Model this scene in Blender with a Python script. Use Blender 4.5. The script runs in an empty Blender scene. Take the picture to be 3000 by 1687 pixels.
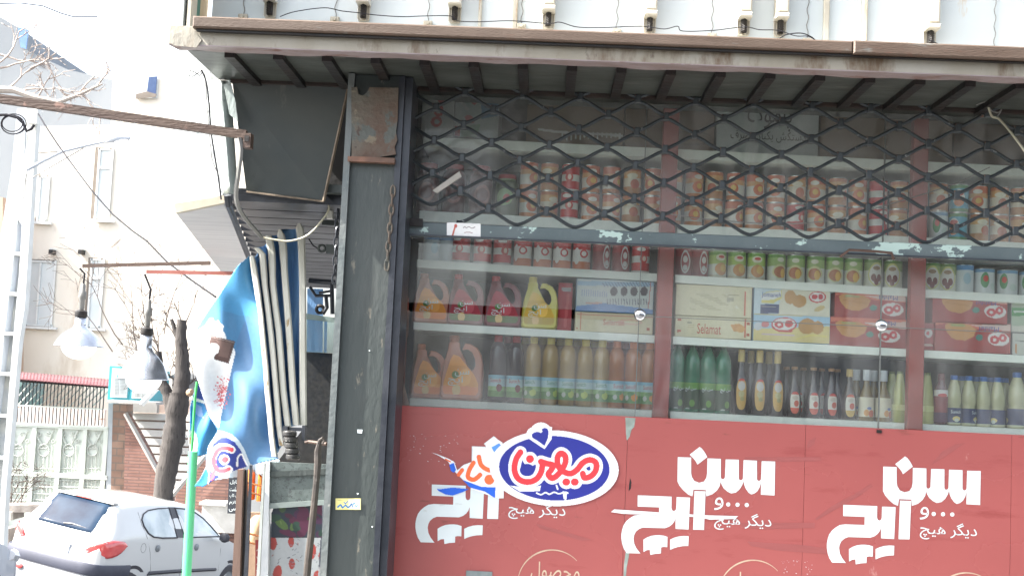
import bpy, bmesh, math, random
import numpy as np
from mathutils import Vector, Matrix
random.seed(7)
sc = bpy.context.scene
COL = sc.collection
# ---------------------------------------------------------------- camera
CAM = np.array([0.0, 0.0, 2.7]); F = 3600.0
def _rot(p, r, y):
    cp, sp = math.cos(p), math.sin(p)
    fw = np.array([math.sin(y)*cp, math.cos(y)*cp, sp]); rt = np.array([math.cos(y), -math.sin(y), 0.0]); up = np.cross(rt, fw)
    c, s = math.cos(r), math.sin(r)
    return np.array([c*rt+s*up, -s*rt+c*up, fw])
RM = _rot(.075, .0466, -.0295)
cd = bpy.data.cameras.new('camera'); cam = bpy.data.objects.new('camera', cd); COL.objects.link(cam)
m = Matrix([[RM[0][i], RM[1][i], -RM[2][i]] for i in range(3)]).to_4x4(); m.translation = Vector(CAM)
cam.matrix_world = m
cd.sensor_width = 36; cd.lens = F/3000*36; cd.clip_end = 1000; cd.clip_start = .05
sc.camera = cam
# ---------------------------------------------------------------- light
SUN_EL, SUN_AZ = math.radians(45), math.radians(-101)     # azimuth from +Y towards +X
w = bpy.data.worlds.new('World'); sc.world = w; w.use_nodes = True
nt = w.node_tree; sky = nt.nodes.new('ShaderNodeTexSky'); sky.sky_type = 'NISHITA'; sky.sun_disc = False
sky.sun_elevation = SUN_EL; sky.sun_rotation = SUN_AZ; sky.dust_density = 4; sky.air_density = 1.0; sky.ozone_density = 1.0
bg = nt.nodes['Background']; bg.inputs[1].default_value = .15; hs = nt.nodes.new('ShaderNodeHueSaturation'); hs.inputs['Saturation'].default_value = .45; nt.links.new(sky.outputs[0], hs.inputs['Color']); nt.links.new(hs.outputs[0], bg.inputs[0])
sl = bpy.data.lights.new('sun', 'SUN'); sl.energy = 4.5; sl.angle = math.radians(.5); sl.color = (1, .95, .88)
so = bpy.data.objects.new('sun', sl); COL.objects.link(so)
sd = Vector((math.sin(SUN_AZ)*math.cos(SUN_EL), math.cos(SUN_AZ)*math.cos(SUN_EL), math.sin(SUN_EL)))
so.rotation_euler = sd.to_track_quat('Z', 'Y').to_euler(); so.location = (-8, 3, 12)
sc.view_settings.view_transform = 'Standard'; sc.view_settings.look = 'None'
sc.view_settings.exposure = 2.2; sc.view_settings.gamma = 1
sc.cycles.max_bounces = 8; sc.cycles.transparent_max_bounces = 16; sc.cycles.use_denoising = True

# ---------------------------------------------------------------- pixel -> point helpers (3000 px wide photo)
def P(px, py, Y):
    d = RM.T @ np.array([(px-1500)/F, -(py-843.5)/F, 1.0]); return CAM + d*(Y/d[1])
def PZ(px, py, z):
    d = RM.T @ np.array([(px-1500)/F, -(py-843.5)/F, 1.0]); return CAM + d*((z-CAM[2])/d[2])
def wbox(x0, y0, x1, y1, Y):
    xm, ym = (x0+x1)/2, (y0+y1)/2
    return P(x0, ym, Y)[0], P(x1, ym, Y)[0], P(xm, y1, Y)[2], P(xm, y0, Y)[2]
# ---------------------------------------------------------------- mesh builder
LOC = {}
class B:
    def __init__(s): s.v = []; s.f = []
    def add(s, vs, fs):
        n = len(s.v); s.v += [tuple(map(float, v)) for v in vs]; s.f += [tuple(n+i for i in f) for f in fs]; return s
    def hexa(s, c):      # 8 corners: bottom 4 ccw, top 4
        return s.add(c, [(0,3,2,1),(4,5,6,7),(0,1,5,4),(1,2,6,5),(2,3,7,6),(3,0,4,7)])
    def box(s, x0, x1, y0, y1, z0, z1):
        return s.hexa([(x0,y0,z0),(x1,y0,z0),(x1,y1,z0),(x0,y1,z0),(x0,y0,z1),(x1,y0,z1),(x1,y1,z1),(x0,y1,z1)])
    def bbox(s, x0, x1, y0, y1, z0, z1, b=.004):   # chamfered in the XZ outline front edges
        return s.add([(x0+b,y0,z0+b),(x1-b,y0,z0+b),(x1-b,y0,z1-b),(x0+b,y0,z1-b),
                      (x0,y0+b,z0),(x1,y0+b,z0),(x1,y0+b,z1),(x0,y0+b,z1),(x0,y1,z0),(x1,y1,z0),(x1,y1,z1),(x0,y1,z1)],
            [(0,1,2,3),(0,4,5,1),(1,5,6,2),(2,6,7,3),(3,7,4,0),(4,8,9,5),(5,9,10,6),(6,10,11,7),(7,11,8,4),(11,10,9,8)])
    def pbox(s, x0, y0, x1, y1, Y, Y2): X0,X1,Z0,Z1 = wbox(x0,y0,x1,y1,Y); return s.box(X0,X1,Y,Y2,Z0,Z1)
    def poly(s, pts, off):   # pts 3d polygon, extruded by off vector
        n = len(pts); o = np.array(off); a = [np.array(p) for p in pts]
        return s.add(a+[p+o for p in a], [tuple(range(n)), tuple(range(2*n-1, n-1, -1))]+[(i, n+i, n+(i+1) % n, (i+1) % n) for i in range(n)])
    def ppoly(s, px, Y, th): return s.poly([P(x, y, Y) for x, y in px], (0, th, 0))
    def tube(s, pts, r, n=6, cap=True):
        pts = [np.array(p, float) for p in pts]; rs = r if hasattr(r, '__len__') else [r]*len(pts)
        prev = None; vs = []
        for i, p in enumerate(pts):
            t = pts[min(i+1, len(pts)-1)]-pts[max(i-1, 0)]; t = t/(np.linalg.norm(t)+1e-9)
            if prev is None:
                a = np.array([0, 0, 1.0]) if abs(t[2]) < .9 else np.array([1.0, 0, 0]); u = np.cross(t, a)
            else: u = prev-t*(prev@t)
            u = u/(np.linalg.norm(u)+1e-9); prev = u; v = np.cross(t, u)
            vs += [p+rs[i]*(math.cos(k*2*math.pi/n)*u+math.sin(k*2*math.pi/n)*v) for k in range(n)]
        fs = [(i*n+k, i*n+(k+1) % n, (i+1)*n+(k+1) % n, (i+1)*n+k) for i in range(len(pts)-1) for k in range(n)]
        if cap: fs += [tuple(range(n-1, -1, -1)), tuple((len(pts)-1)*n+k for k in range(n))]
        return s.add(vs, fs)
    def lathe(s, prof, n=20, c=(0,0,0), sx=1, sy=1):
        vs = [(c[0]+sx*r*math.cos(k*2*math.pi/n), c[1]+sy*r*math.sin(k*2*math.pi/n), c[2]+z) for r, z in prof for k in range(n)]
        fs = [(i*n+k, i*n+(k+1) % n, (i+1)*n+(k+1) % n, (i+1)*n+k) for i in range(len(prof)-1) for k in range(n)]
        fs += [tuple(range(n-1, -1, -1)), tuple((len(prof)-1)*n+k for k in range(n))]
        return s.add(vs, fs)
    def build(s, name, mat, parent=None, smooth=False, **kw):
        o3 = LOC.get(parent.name, (0,0,0)) if parent else (0,0,0)
        me = bpy.data.meshes.new(name); me.from_pydata([(a-o3[0], b-o3[1], c-o3[2]) for a, b, c in s.v], [], s.f)
        bm = bmesh.new(); bm.from_mesh(me); bmesh.ops.recalc_face_normals(bm, faces=bm.faces); bm.to_mesh(me); bm.free()
        o = bpy.data.objects.new(name, me); COL.objects.link(o)
        if mat: me.materials.append(mat)
        if smooth:
            for p in me.polygons: p.use_smooth = True
            try: me.set_sharp_from_angle(angle=math.radians(40))
            except Exception: pass
        if parent: o.parent = parent; LOC[o.name] = o3
        for k, v in kw.items(): o[k] = v
        return o
def thing(name, label, cat, loc=(0,0,0), group=None):
    o = bpy.data.objects.new(name, None); COL.objects.link(o); o.location = loc; LOC[o.name] = tuple(map(float, loc))
    o['label'] = label; o['category'] = cat; o.empty_display_size = .1
    if group: o['group'] = group
    return o
def tag(o, label, cat, group=None):
    o['label'] = label; o['category'] = cat; o['kind'] = 'thing'
    if group: o['group'] = group
    return o
def dup(root, loc, label, group=None):
    r = root.copy(); COL.objects.link(r); r.location = loc; r['label'] = label
    if group: r['group'] = group
    for ch in list(root.children):
        c = ch.copy(); COL.objects.link(c); c.parent = r
        for g in list(ch.children):
            d = g.copy(); COL.objects.link(d); d.parent = c
    return r
ORD = ['first','second','third','fourth','fifth','sixth','seventh','eighth','ninth','tenth','eleventh','twelfth','thirteenth','fourteenth','fifteenth',
 'sixteenth','seventeenth','eighteenth','nineteenth','twentieth','twenty-first','twenty-second','twenty-third','twenty-fourth','twenty-fifth','twenty-sixth','twenty-seventh','twenty-eighth','twenty-ninth','thirtieth']
# ---------------------------------------------------------------- materials
def srgb(*c):
    return tuple(((x/255)/12.92 if x/255 <= .04045 else ((x/255+.055)/1.055)**2.4) for x in c)
def mat(name, c1, c2=None, rough=.6, metal=0, scale=6, spots=None, spot_amt=.5, spot_scale=8, bump=.15, bscale=40, coat=0, stretch=(1,1,1), c3=None, c3pos=.62, detail=6, streak=None):
    m = bpy.data.materials.new(name); m.use_nodes = True; nt = m.node_tree; N = nt.nodes; L = nt.links
    b = N['Principled BSDF']; b.inputs['Roughness'].default_value = rough; b.inputs['Metallic'].default_value = metal
    if coat: b.inputs['Coat Weight'].default_value = coat; b.inputs['Coat Roughness'].default_value = .06
    tc = N.new('ShaderNodeTexCoord'); mp = N.new('ShaderNodeMapping'); mp.inputs['Scale'].default_value = stretch; L.new(tc.outputs['Object'], mp.inputs[0])
    c2 = c2 or tuple(x*.82 for x in c1)
    n1 = N.new('ShaderNodeTexNoise'); n1.inputs['Scale'].default_value = scale; n1.inputs['Detail'].default_value = detail; L.new(mp.outputs[0], n1.inputs[0])
    r1 = N.new('ShaderNodeValToRGB'); r1.color_ramp.elements[0].position = .35; r1.color_ramp.elements[1].position = .65
    r1.color_ramp.elements[0].color = (*c1, 1); r1.color_ramp.elements[1].color = (*c2, 1)
    if c3: e = r1.color_ramp.elements.new(c3pos+.12); e.color = (*c3, 1)
    L.new(n1.outputs[0], r1.inputs[0]); out = r1.outputs[0]
    def over(out, col, thr, scl, st=(1,1,1), sharp=.04):
        mp2 = N.new('ShaderNodeMapping'); mp2.inputs['Scale'].default_value = st; mp2.inputs['Location'].default_value = (scl, 3.1, 1.7); L.new(tc.outputs['Object'], mp2.inputs[0])
        n = N.new('ShaderNodeTexNoise'); n.inputs['Scale'].default_value = scl; n.inputs['Detail'].default_value = 8; n.inputs['Roughness'].default_value = .65; L.new(mp2.outputs[0], n.inputs[0])
        r = N.new('ShaderNodeValToRGB'); r.color_ramp.elements[0].position = thr; r.color_ramp.elements[1].position = thr+sharp; L.new(n.outputs[0], r.inputs[0])
        x = N.new('ShaderNodeMixRGB'); L.new(r.outputs[0], x.inputs[0]); L.new(out, x.inputs[1]); x.inputs[2].default_value = (*col, 1); return x.outputs[0]
    if spots:
        for s in (spots if isinstance(spots, list) else [spots]): out = over(out, *s)
    L.new(out, b.inputs['Base Color'])
    if bump:
        nb = N.new('ShaderNodeTexNoise'); nb.inputs['Scale'].default_value = bscale; nb.inputs['Detail'].default_value = 5; L.new(mp.outputs[0], nb.inputs[0])
        bp = N.new('ShaderNodeBump'); bp.inputs['Strength'].default_value = bump; bp.inputs['Distance'].default_value = .01; L.new(nb.outputs[0], bp.inputs['Height']); L.new(bp.outputs[0], b.inputs['Normal'])
        mr = N.new('ShaderNodeMapRange'); mr.inputs[3].default_value = max(0, rough-.12); mr.inputs[4].default_value = min(1, rough+.15); L.new(n1.outputs[0], mr.inputs[0]); L.new(mr.outputs[0], b.inputs['Roughness'])
    return m
def paint_mat():
    m = bpy.data.materials.new('printed'); m.use_nodes = True; N = m.node_tree.nodes; L = m.node_tree.links; b = N['Principled BSDF']
    a = N.new('ShaderNodeVertexColor'); a.layer_name = 'Col'; n = N.new('ShaderNodeTexNoise'); n.inputs['Scale'].default_value = 60; tc = N.new('ShaderNodeTexCoord'); L.new(tc.outputs['Object'], n.inputs[0])
    r = N.new('ShaderNodeMapRange'); r.inputs[3].default_value = .88; r.inputs[4].default_value = 1.08; L.new(n.outputs[0], r.inputs[0])
    x = N.new('ShaderNodeMixRGB'); x.blend_type = 'MULTIPLY'; x.inputs[0].default_value = 1; L.new(a.outputs[0], x.inputs[1]); L.new(r.outputs[0], x.inputs[2]); L.new(x.outputs[0], b.inputs['Base Color'])
    b.inputs['Roughness'].default_value = .42; return m
PRINT = paint_mat()
def glass_mat(name, refl=1.0, dust_veil=.06, tint=(.95,.98,.97)):
    m = bpy.data.materials.new(name); m.use_nodes = True; N = m.node_tree.nodes; L = m.node_tree.links; N.remove(N['Principled BSDF'])
    t = N.new('ShaderNodeBsdfTransparent'); t.inputs[0].default_value = (*tint, 1); g = N.new('ShaderNodeBsdfGlossy'); g.inputs['Roughness'].default_value = .015
    fr = N.new('ShaderNodeFresnel'); fr.inputs[0].default_value = 1.5; ml = N.new('ShaderNodeMath'); ml.operation = 'MULTIPLY'; ml.inputs[1].default_value = refl; L.new(fr.outputs[0], ml.inputs[0])
    a = N.new('ShaderNodeMixShader'); L.new(ml.outputs[0], a.inputs[0]); L.new(t.outputs[0], a.inputs[1]); L.new(g.outputs[0], a.inputs[2])
    d = N.new('ShaderNodeBsdfDiffuse'); d.inputs[0].default_value = (.8,.8,.78,1); tc = N.new('ShaderNodeTexCoord'); mp = N.new('ShaderNodeMapping'); mp.inputs['Scale'].default_value = (3, 3, 1.2); L.new(tc.outputs['Object'], mp.inputs[0])  # diffuse layer: dust plus the pale reflected veil put into colour
    n = N.new('ShaderNodeTexNoise'); n.inputs['Scale'].default_value = 2.2; n.inputs['Detail'].default_value = 7; n.inputs['Distortion'].default_value = 1.2; L.new(mp.outputs[0], n.inputs[0])
    r = N.new('ShaderNodeMapRange'); r.inputs[1].default_value = .35; r.inputs[2].default_value = .75; r.inputs[3].default_value = dust_veil*.4; r.inputs[4].default_value = dust_veil*1.8; L.new(n.outputs[0], r.inputs[0])
    b = N.new('ShaderNodeMixShader'); L.new(r.outputs[0], b.inputs[0]); L.new(a.outputs[0], b.inputs[1]); L.new(d.outputs[0], b.inputs[2]); L.new(b.outputs[0], N['Material Output'].inputs[0]); return m
def label_mat(name, bands, blobs, H, R, rough=.35, metal=0, noise=.25):
    """bands: (start 0..1, colour) up the height; blobs: (cx, cz, rx, rz, colour) in units of R and H on the curved front"""
    m = bpy.data.materials.new(name); m.use_nodes = True; nt = m.node_tree; N = nt.nodes; L = nt.links; b = N['Principled BSDF']; b.inputs['Roughness'].default_value = rough; b.inputs['Metallic'].default_value = metal
    tc = N.new('ShaderNodeTexCoord'); sp = N.new('ShaderNodeSeparateXYZ'); L.new(tc.outputs['Object'], sp.inputs[0])
    def mth(op, a, bb=None):
        n = N.new('ShaderNodeMath'); n.operation = op
        for i, q in enumerate((a, bb)):
            if q is None: continue
            if isinstance(q, (int, float)): n.inputs[i].default_value = q
            else: L.new(q, n.inputs[i])
        return n.outputs[0]
    ns = N.new('ShaderNodeTexNoise'); ns.inputs['Scale'].default_value = .8/R; ns.inputs['Detail'].default_value = 4; L.new(tc.outputs['Object'], ns.inputs[0])
    nz = mth('SUBTRACT', ns.outputs[0], .5)
    x = mth('MULTIPLY', sp.outputs[0], 1/R); z = mth('MULTIPLY', sp.outputs[2], 1/H); zz = mth('ADD', z, mth('MULTIPLY', nz, noise*.12))
    rp = N.new('ShaderNodeValToRGB'); rp.color_ramp.interpolation = 'CONSTANT'; el = rp.color_ramp.elements
    for i, (p, c) in enumerate(bands):
        e = el[0] if i == 0 else el.new(p)
        e.position = p; e.color = (*c, 1)
    if len(bands) > 1: pass
    while len(el) > len(bands): el.remove(el[-1])
    L.new(zz, rp.inputs[0]); out = rp.outputs[0]
    for cx, cz, rx, rz, c in blobs:
        u = mth('MULTIPLY', mth('SUBTRACT', x, cx), 1/rx); v = mth('MULTIPLY', mth('SUBTRACT', z, cz), 1/rz)
        d = mth('ADD', mth('ADD', mth('MULTIPLY', u, u), mth('MULTIPLY', v, v)), mth('MULTIPLY', nz, noise*3))
        k = mth('LESS_THAN', d, 1.0); mx = N.new('ShaderNodeMixRGB'); L.new(k, mx.inputs[0]); L.new(out, mx.inputs[1]); mx.inputs[2].default_value = (*c, 1); out = mx.outputs[0]
    L.new(out, b.inputs['Base Color']); return m
# ---------------------------------------------------------------- printed sheets (flat prints, cloth): colour layers as polygons
def inpoly(X, Y, poly):
    r = np.zeros(X.shape, bool); n = len(poly)
    for i in range(n):
        x1, y1 = poly[i]; x2, y2 = poly[(i+1) % n]
        if y1 == y2: continue
        c = ((y1 > Y) != (y2 > Y)) & (X < (x2-x1)*(Y-y1)/(y2-y1)+x1); r ^= c
    return r
def cover(X, Y, lay):
    k = lay[0]
    if k == 'poly': return inpoly(X, Y, lay[1])
    if k == 'ell':
        cx, cy, rx, ry, a = lay[1]; c, s = math.cos(a), math.sin(a); u = (X-cx)*c+(Y-cy)*s; v = -(X-cx)*s+(Y-cy)*c; return (u/rx)**2+(v/ry)**2 < 1
    if k == 'line':
        r = np.zeros(X.shape, bool); pts, wd = lay[1]; q = []
        for i in range(len(pts)-1):      # Catmull-Rom
            p0, p1, p2, p3 = [np.array(pts[max(0, min(len(pts)-1, i+j))], float) for j in (-1, 0, 1, 2)]
            for t in np.linspace(0, 1, 7)[:-1]: q.append(.5*((2*p1)+(-p0+p2)*t+(2*p0-5*p1+4*p2-p3)*t*t+(-p0+3*p1-3*p2+p3)*t**3))
        q.append(np.array(pts[-1], float))
        for a, b in zip(q[:-1], q[1:]):
            d = b-a; l = d@d+1e-9; t = np.clip(((X-a[0])*d[0]+(Y-a[1])*d[1])/l, 0, 1); r |= (X-a[0]-t*d[0])**2+(Y-a[1]-t*d[1])**2 < (wd/2)**2
        return r
    if k == 'box': x0, y0, x1, y1 = lay[1]; return (X >= x0) & (X <= x1) & (Y >= y0) & (Y <= y1)
def sheet(name, x0, y0, x1, y1, step, Yf, layers, parent, tf=None, th=0, mt=None, conv=None, smooth=False, **kw):
    """grid of quads over a pixel rectangle at depth Yf(px,py); layers (kind, data, colour) ; conv maps crop coordinates"""
    nx, ny = int((x1-x0)/step)+1, int((y1-y0)/step)+1
    gx, gy = np.meshgrid(np.linspace(x0, x1, nx), np.linspace(y0, y1, ny))
    col = np.zeros((ny, nx, 3)); al = np.zeros((ny, nx), bool)
    for l in layers:
        X, Y = (gx, gy) if conv is None else ((gx-conv[0])*conv[2], (gy-conv[1])*conv[2])
        k = cover(X, Y, l)
        if l[2] is None: al[k] = False
        else: al[k] = True; col[k] = l[2]
    idx = {}; b = B(); cols = []
    Yv = Yf(gx, gy) if callable(Yf) else np.full(gx.shape, Yf)
    def vid(j, i):
        if (j, i) not in idx:
            idx[(j, i)] = len(b.v); b.v.append(tuple(P(gx[j, i], gy[j, i], Yv[j, i]))); cols.append(col[j, i])
        return idx[(j, i)]
    for j in range(ny-1):
        for i in range(nx-1):
            if al[j, i] and al[j+1, i] and al[j, i+1] and al[j+1, i+1]: b.f.append((vid(j, i), vid(j+1, i), vid(j+1, i+1), vid(j, i+1)))
    o = b.build(name, mt or PRINT, parent, smooth=smooth, **kw)
    a = o.data.color_attributes.new('Col', 'FLOAT_COLOR', 'POINT')
    a.data.foreach_set('color', np.concatenate([np.array(cols), np.ones((len(cols), 1))], 1).astype('f').ravel())
    if th:
        s = o.modifiers.new('thickness', 'SOLIDIFY'); s.thickness = th; s.offset = 0
    return o
# ---------------------------------------------------------------- text (Persian letters in joined presentation forms)
AR = {'ا':(0xFE8D,0xFE8E,0,0),'ب':(0xFE8F,0xFE90,0xFE91,0xFE92),'پ':(0xFB56,0xFB57,0xFB58,0xFB59),'ت':(0xFE95,0xFE96,0xFE97,0xFE98),'چ':(0xFB7A,0xFB7B,0xFB7C,0xFB7D),
 'ح':(0xFEA1,0xFEA2,0xFEA3,0xFEA4),'د':(0xFEA9,0xFEAA,0,0),'ر':(0xFEAD,0xFEAE,0,0),'س':(0xFEB1,0xFEB2,0xFEB3,0xFEB4),'ش':(0xFEB5,0xFEB6,0xFEB7,0xFEB8),'ص':(0xFEB9,0xFEBA,0xFEBB,0xFEBC),
 'ف':(0xFED1,0xFED2,0xFED3,0xFED4),'ک':(0xFB8E,0xFB8F,0xFB90,0xFB91),'گ':(0xFB92,0xFB93,0xFB94,0xFB95),'ل':(0xFEDD,0xFEDE,0xFEDF,0xFEE0),'م':(0xFEE1,0xFEE2,0xFEE3,0xFEE4),
 'ن':(0xFEE5,0xFEE6,0xFEE7,0xFEE8),'و':(0xFEED,0xFEEE,0,0),'ه':(0xFEE9,0xFEEA,0xFEEB,0xFEEC),'ی':(0xFBFC,0xFBFD,0xFBFE,0xFBFF),'ز':(0xFEAF,0xFEB0,0,0)}
def shape(s):
    out = []
    for i, ch in enumerate(s):
        if ch not in AR: out.append(ch); continue
        pj = i > 0 and s[i-1] in AR and AR[s[i-1]][2]; nj = i+1 < len(s) and s[i+1] in AR and AR[ch][2]
        out.append(chr(AR[ch][3] if pj and nj else AR[ch][1] if pj else AR[ch][2] if nj else AR[ch][0]))
    return ''.join(reversed(out))
def glyphs(s):
    c = bpy.data.curves.new('t', 'FONT'); c.body = shape(s) if any(ch in AR for ch in s) else s; c.resolution_u = 2
    o = bpy.data.objects.new('t', c); COL.objects.link(o); bpy.context.view_layer.update()
    me = bpy.data.meshes.new_from_object(o.evaluated_get(bpy.context.evaluated_depsgraph_get()))
    v = np.array([tuple(q.co)[:2] for q in me.vertices]) if len(me.vertices) else np.zeros((1, 2)); f = [tuple(p.vertices) for p in me.polygons]
    bpy.data.objects.remove(o); bpy.data.curves.remove(c); bpy.data.meshes.remove(me)
    lo, hi = v.min(0), v.max(0); return (v-lo)/(hi-lo+1e-9), f
def text_world(s, X0, X1, Z0, Z1, Y, mt, parent, name='lettering', flip=False, mirror=False, **kw):
    v, f = glyphs(s)
    if flip: v = 1-v
    b = B(); b.v = [(X0+(X1-X0)*a, Y, Z0+(Z1-Z0)*c) for a, c in v]; b.f = f; return b.build(name, mt, parent, **kw)
def text_px(s, x0, y0, x1, y1, Y, mt, parent, **kw): return text_world(s, *wbox(x0, y0, x1, y1, Y), Y, mt, parent, **kw)
def text_bend(s, w, z0, z1, R, mt, parent, name='lettering', slope=0, xo=0):
    v, f = glyphs(s); b = B()
    for a, c in v: t = ((a-.5)*w+xo)/R; b.v.append((R*math.sin(t), -R*math.cos(t), z0+(z1-z0)*c+slope*(a-.5)*w))
    b.f = f; return b.build(name, mt, parent)
# shared colours
W1 = (.78,.79,.76)
M = {}
M['white_plastic'] = mat('white_plastic', (.50,.47,.39), (.42,.38,.3), .5, spots=[((.35,.2,.1), .62, 14, (1,1,.3))], bump=.1)
M['sign_sheet'] = mat('sign_sheet', (.58,.62,.62), (.50,.55,.555), .45, scale=2, spots=[((.5,.42,.3), .68, 5, (1,1,.25)), ((.4,.24,.12), .72, 22)], bump=.08, bscale=12)
M['rail_brown'] = mat('rail_brown', (.078,.05,.033), (.105,.073,.052), .5, scale=5, stretch=(1,1,6), spots=[((.16,.17,.155), .63, 5, (1,1,5), .12), ((.12,.045,.025), .62, 9, (.6,1,4), .1)], bump=.25, bscale=60)
M['fascia'] = mat('fascia', (.33,.31,.26), (.26,.235,.18), .6, scale=4, stretch=(1,1,.6), spots=[((.13,.085,.05), .52, 9, (1,1,.35), .14), ((.08,.05,.035), .62, 14, (1,1,.5), .08)], bump=.3)
M['lip'] = mat('lip', (.30,.255,.26), (.24,.19,.18), .55, scale=8, spots=[((.14,.055,.03), .58, 11, (.5,1,1), .1)], bump=.3)
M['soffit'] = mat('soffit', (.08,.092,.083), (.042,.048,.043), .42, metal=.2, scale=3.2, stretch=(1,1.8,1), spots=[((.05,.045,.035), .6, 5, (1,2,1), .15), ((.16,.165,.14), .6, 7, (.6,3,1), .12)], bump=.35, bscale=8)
M['black_iron'] = mat('black_iron', (.009,.0095,.011), (.016,.012,.01), .5, scale=14, bump=.3)
M['column'] = mat('column', (.042,.053,.051), (.06,.07,.067), .48, metal=.15, scale=5, stretch=(1,1,.4), spots=[((.16,.15,.12), .62, 26, (1,1,.3), .05), ((.045,.05,.048), .6, 6, (1,1,.2), .2), ((.2,.21,.2), .71, 40)], bump=.3)
M['rail_dark'] = mat('rail_dark', (.03,.035,.045), (.05,.055,.065), .35, metal=.3, scale=8, bump=.15)
M['rust_plate'] = mat('rust_plate', (.13,.12,.095), (.11,.07,.05), .65, scale=9, spots=[((.1,.11,.1), .55, 8), ((.2,.17,.12), .6, 12), ((.07,.05,.04), .62, 26)], bump=.6, c3=(.12,.12,.11))
M['lattice'] = mat('lattice', (.034,.043,.048), (.055,.065,.07), .35, metal=.3, scale=20, spots=[((.34,.36,.35), .64, 34), ((.2,.085,.04), .69, 18)], bump=.2)
M['shutter_bar'] = mat('shutter_bar', (.085,.115,.12), (.11,.14,.145), .4, scale=6, spots=[((.42,.55,.5), .565, 9, (.8,1,1.3), .01), ((.25,.1,.05), .70, 22), ((.45,.55,.52), .685, 38)], bump=.25)
M['shelf'] = mat('shelf', (.78,.81,.75), (.70,.74,.68), .4, scale=8, bump=.08)
M['red_panel'] = mat('red_panel', (.38,.105,.098), (.335,.09,.084), .26, scale=1.6, spots=[((.30,.072,.068), .58, 3.2, (1,1,4.5), .12), ((.25,.075,.065), .66, 7, (1.0,1,5), .06), ((.45,.2,.18), .69, 18, (1,1,.5), .05)], bump=.05, bscale=14)  # green and blue raised to put reflected haze into the red
M['post_red'] = mat('post_red', (.34,.06,.048), (.27,.05,.04), .42, scale=7, bump=.1)
M['logo_white'] = mat('logo_white', (.72,.80,.80), (.66,.73,.73), .4, scale=9, spots=[((.5,.53,.48), .64, 6, (1,1,2.5), .1)], bump=.03)
M['glass'] = glass_mat('window_glass', .55, .06); M['glass_left'] = glass_mat('window_glass_left', 1.0, .08); M['glass_top'] = glass_mat('window_glass_top', .3, .12)
M['chrome'] = mat('chrome', (.8,.82,.85), None, .12, metal=1, bump=0)
M['inside'] = mat('inside', (.09,.10,.09), (.06,.065,.06), .7, scale=5)
M['cable'] = mat('cable', (.03,.03,.035), None, .9, bump=0); M['cable'].node_tree.nodes['Principled BSDF'].inputs['Specular IOR Level'].default_value = .1
M['cable_light'] = mat('cable_light', (.42,.40,.30), None, .5, bump=0)
M['cable_grey'] = mat('cable_grey', (.2,.2,.19), None, .5, bump=0)
# ================================================================ ground
def gz(x, y):
    a = (x+6.53)*math.sin(.33)+(y-16.37)*math.cos(.33); b = (x+6.53)*math.cos(.33)-(y-16.37)*math.sin(.33)
    return max(-2.2, min(.75, -.53-.091*a-.113*b))
b = B(); xs = [-300,-120,-60,-30]+list(np.arange(-20, 12, 1.0))+[15,30,60,120,300]; ys = [-300,-100,-40,-15]+list(np.arange(-6, 30, 1.0))+[35,60,120,300]
b.add([(x, y, gz(x, y)) for y in ys for x in xs], [(j*len(xs)+i, j*len(xs)+i+1, (j+1)*len(xs)+i+1, (j+1)*len(xs)+i) for j in range(len(ys)-1) for i in range(len(xs)-1)])
M['asphalt'] = mat('asphalt', (.075,.075,.078), (.055,.055,.057), .85, scale=3, spots=[((.13,.13,.125), .62, 50)], bump=.5, bscale=120)
M['concrete'] = mat('concrete', (.36,.35,.33), (.29,.28,.265), .8, scale=4, bump=.4)
g = b.build('road', M['asphalt']); g['kind'] = 'structure'
g = B().box(-1.75, 4.6, 3.3, 10, -2.5, .95).build('pavement', M['concrete']); g['kind'] = 'structure'

# ================================================================ shop shell
shop = thing('shop_building', 'corner grocery shop front with dark steel column and black metal ceiling panels', 'shop', (0, 4.7, .95))
YS = 4.6
b = B(); b.box(-1.25, 3.4, 4.75, 5.0, 3.87, 7.5)
b.build('wall', M['concrete'], shop)
b = B(); b.box(-.70, 3.4, 5.42, 5.6, .95, 3.86); b.box(-.70, 3.4, 4.60, 5.42, 3.80, 3.865); b.box(3.3, 3.4, 4.72, 5.42, .95, 3.8); b.box(-.70, -.62, 4.72, 5.42, .95, 3.8)
b.build('inner_wall', M['inside'], shop)
# column: flanged steel box
X0, X1 = P(1027, 466, 4.45)[0], P(1158, 466, 4.45)[0]
c = B(); c.box(X0+.002, X1-.001, 4.45, 4.7, .95, 3.798); c.build('column', M['column'], shop)
c = B(); c.box(X0-.022, X0+.001, 4.43, 4.72, .95, 3.797); c.build('corner_strip', mat('strip_steel', (.12,.14,.14), (.16,.175,.17), .45, metal=.2, spots=[((.3,.3,.27), .66, 30)], bump=.3), shop)
X2 = P(1199, 400, 4.43)[0]
c = B(); c.box(X1, X1+.022, 4.44, 4.62, .95, 3.797); c.box(X1+.023, X2, 4.455, 4.66, .95, 3.796); c.build('guide_rail', M['rail_dark'], shop)
# rusty plate on top of the column, ragged lower corner
pp = [(1029,257),(1046,255),(1050,276),(1062,281),(1075,272),(1082,256),(1167,258),(1165,350),(1160,385),(1164,410),(1156,430),(1160,452),(1130,458),(1100,462),(1030,461)]
c = B(); c.ppoly(pp, 4.425, .006); rp = c.build('rusty_plate', M['rust_plate'], shop); rp['label'] = 'rusty ragged steel plate on top of the column'
b = B(); b.box(X0-.005, X1+.002, 4.415, 4.45, P(1090,466,4.42)[2]-.012, P(1090,466,4.42)[2]+.006); b.build('rusty_rim', mat('rim', (.22,.11,.07), (.12,.07,.05), .6, scale=20), shop)
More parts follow.
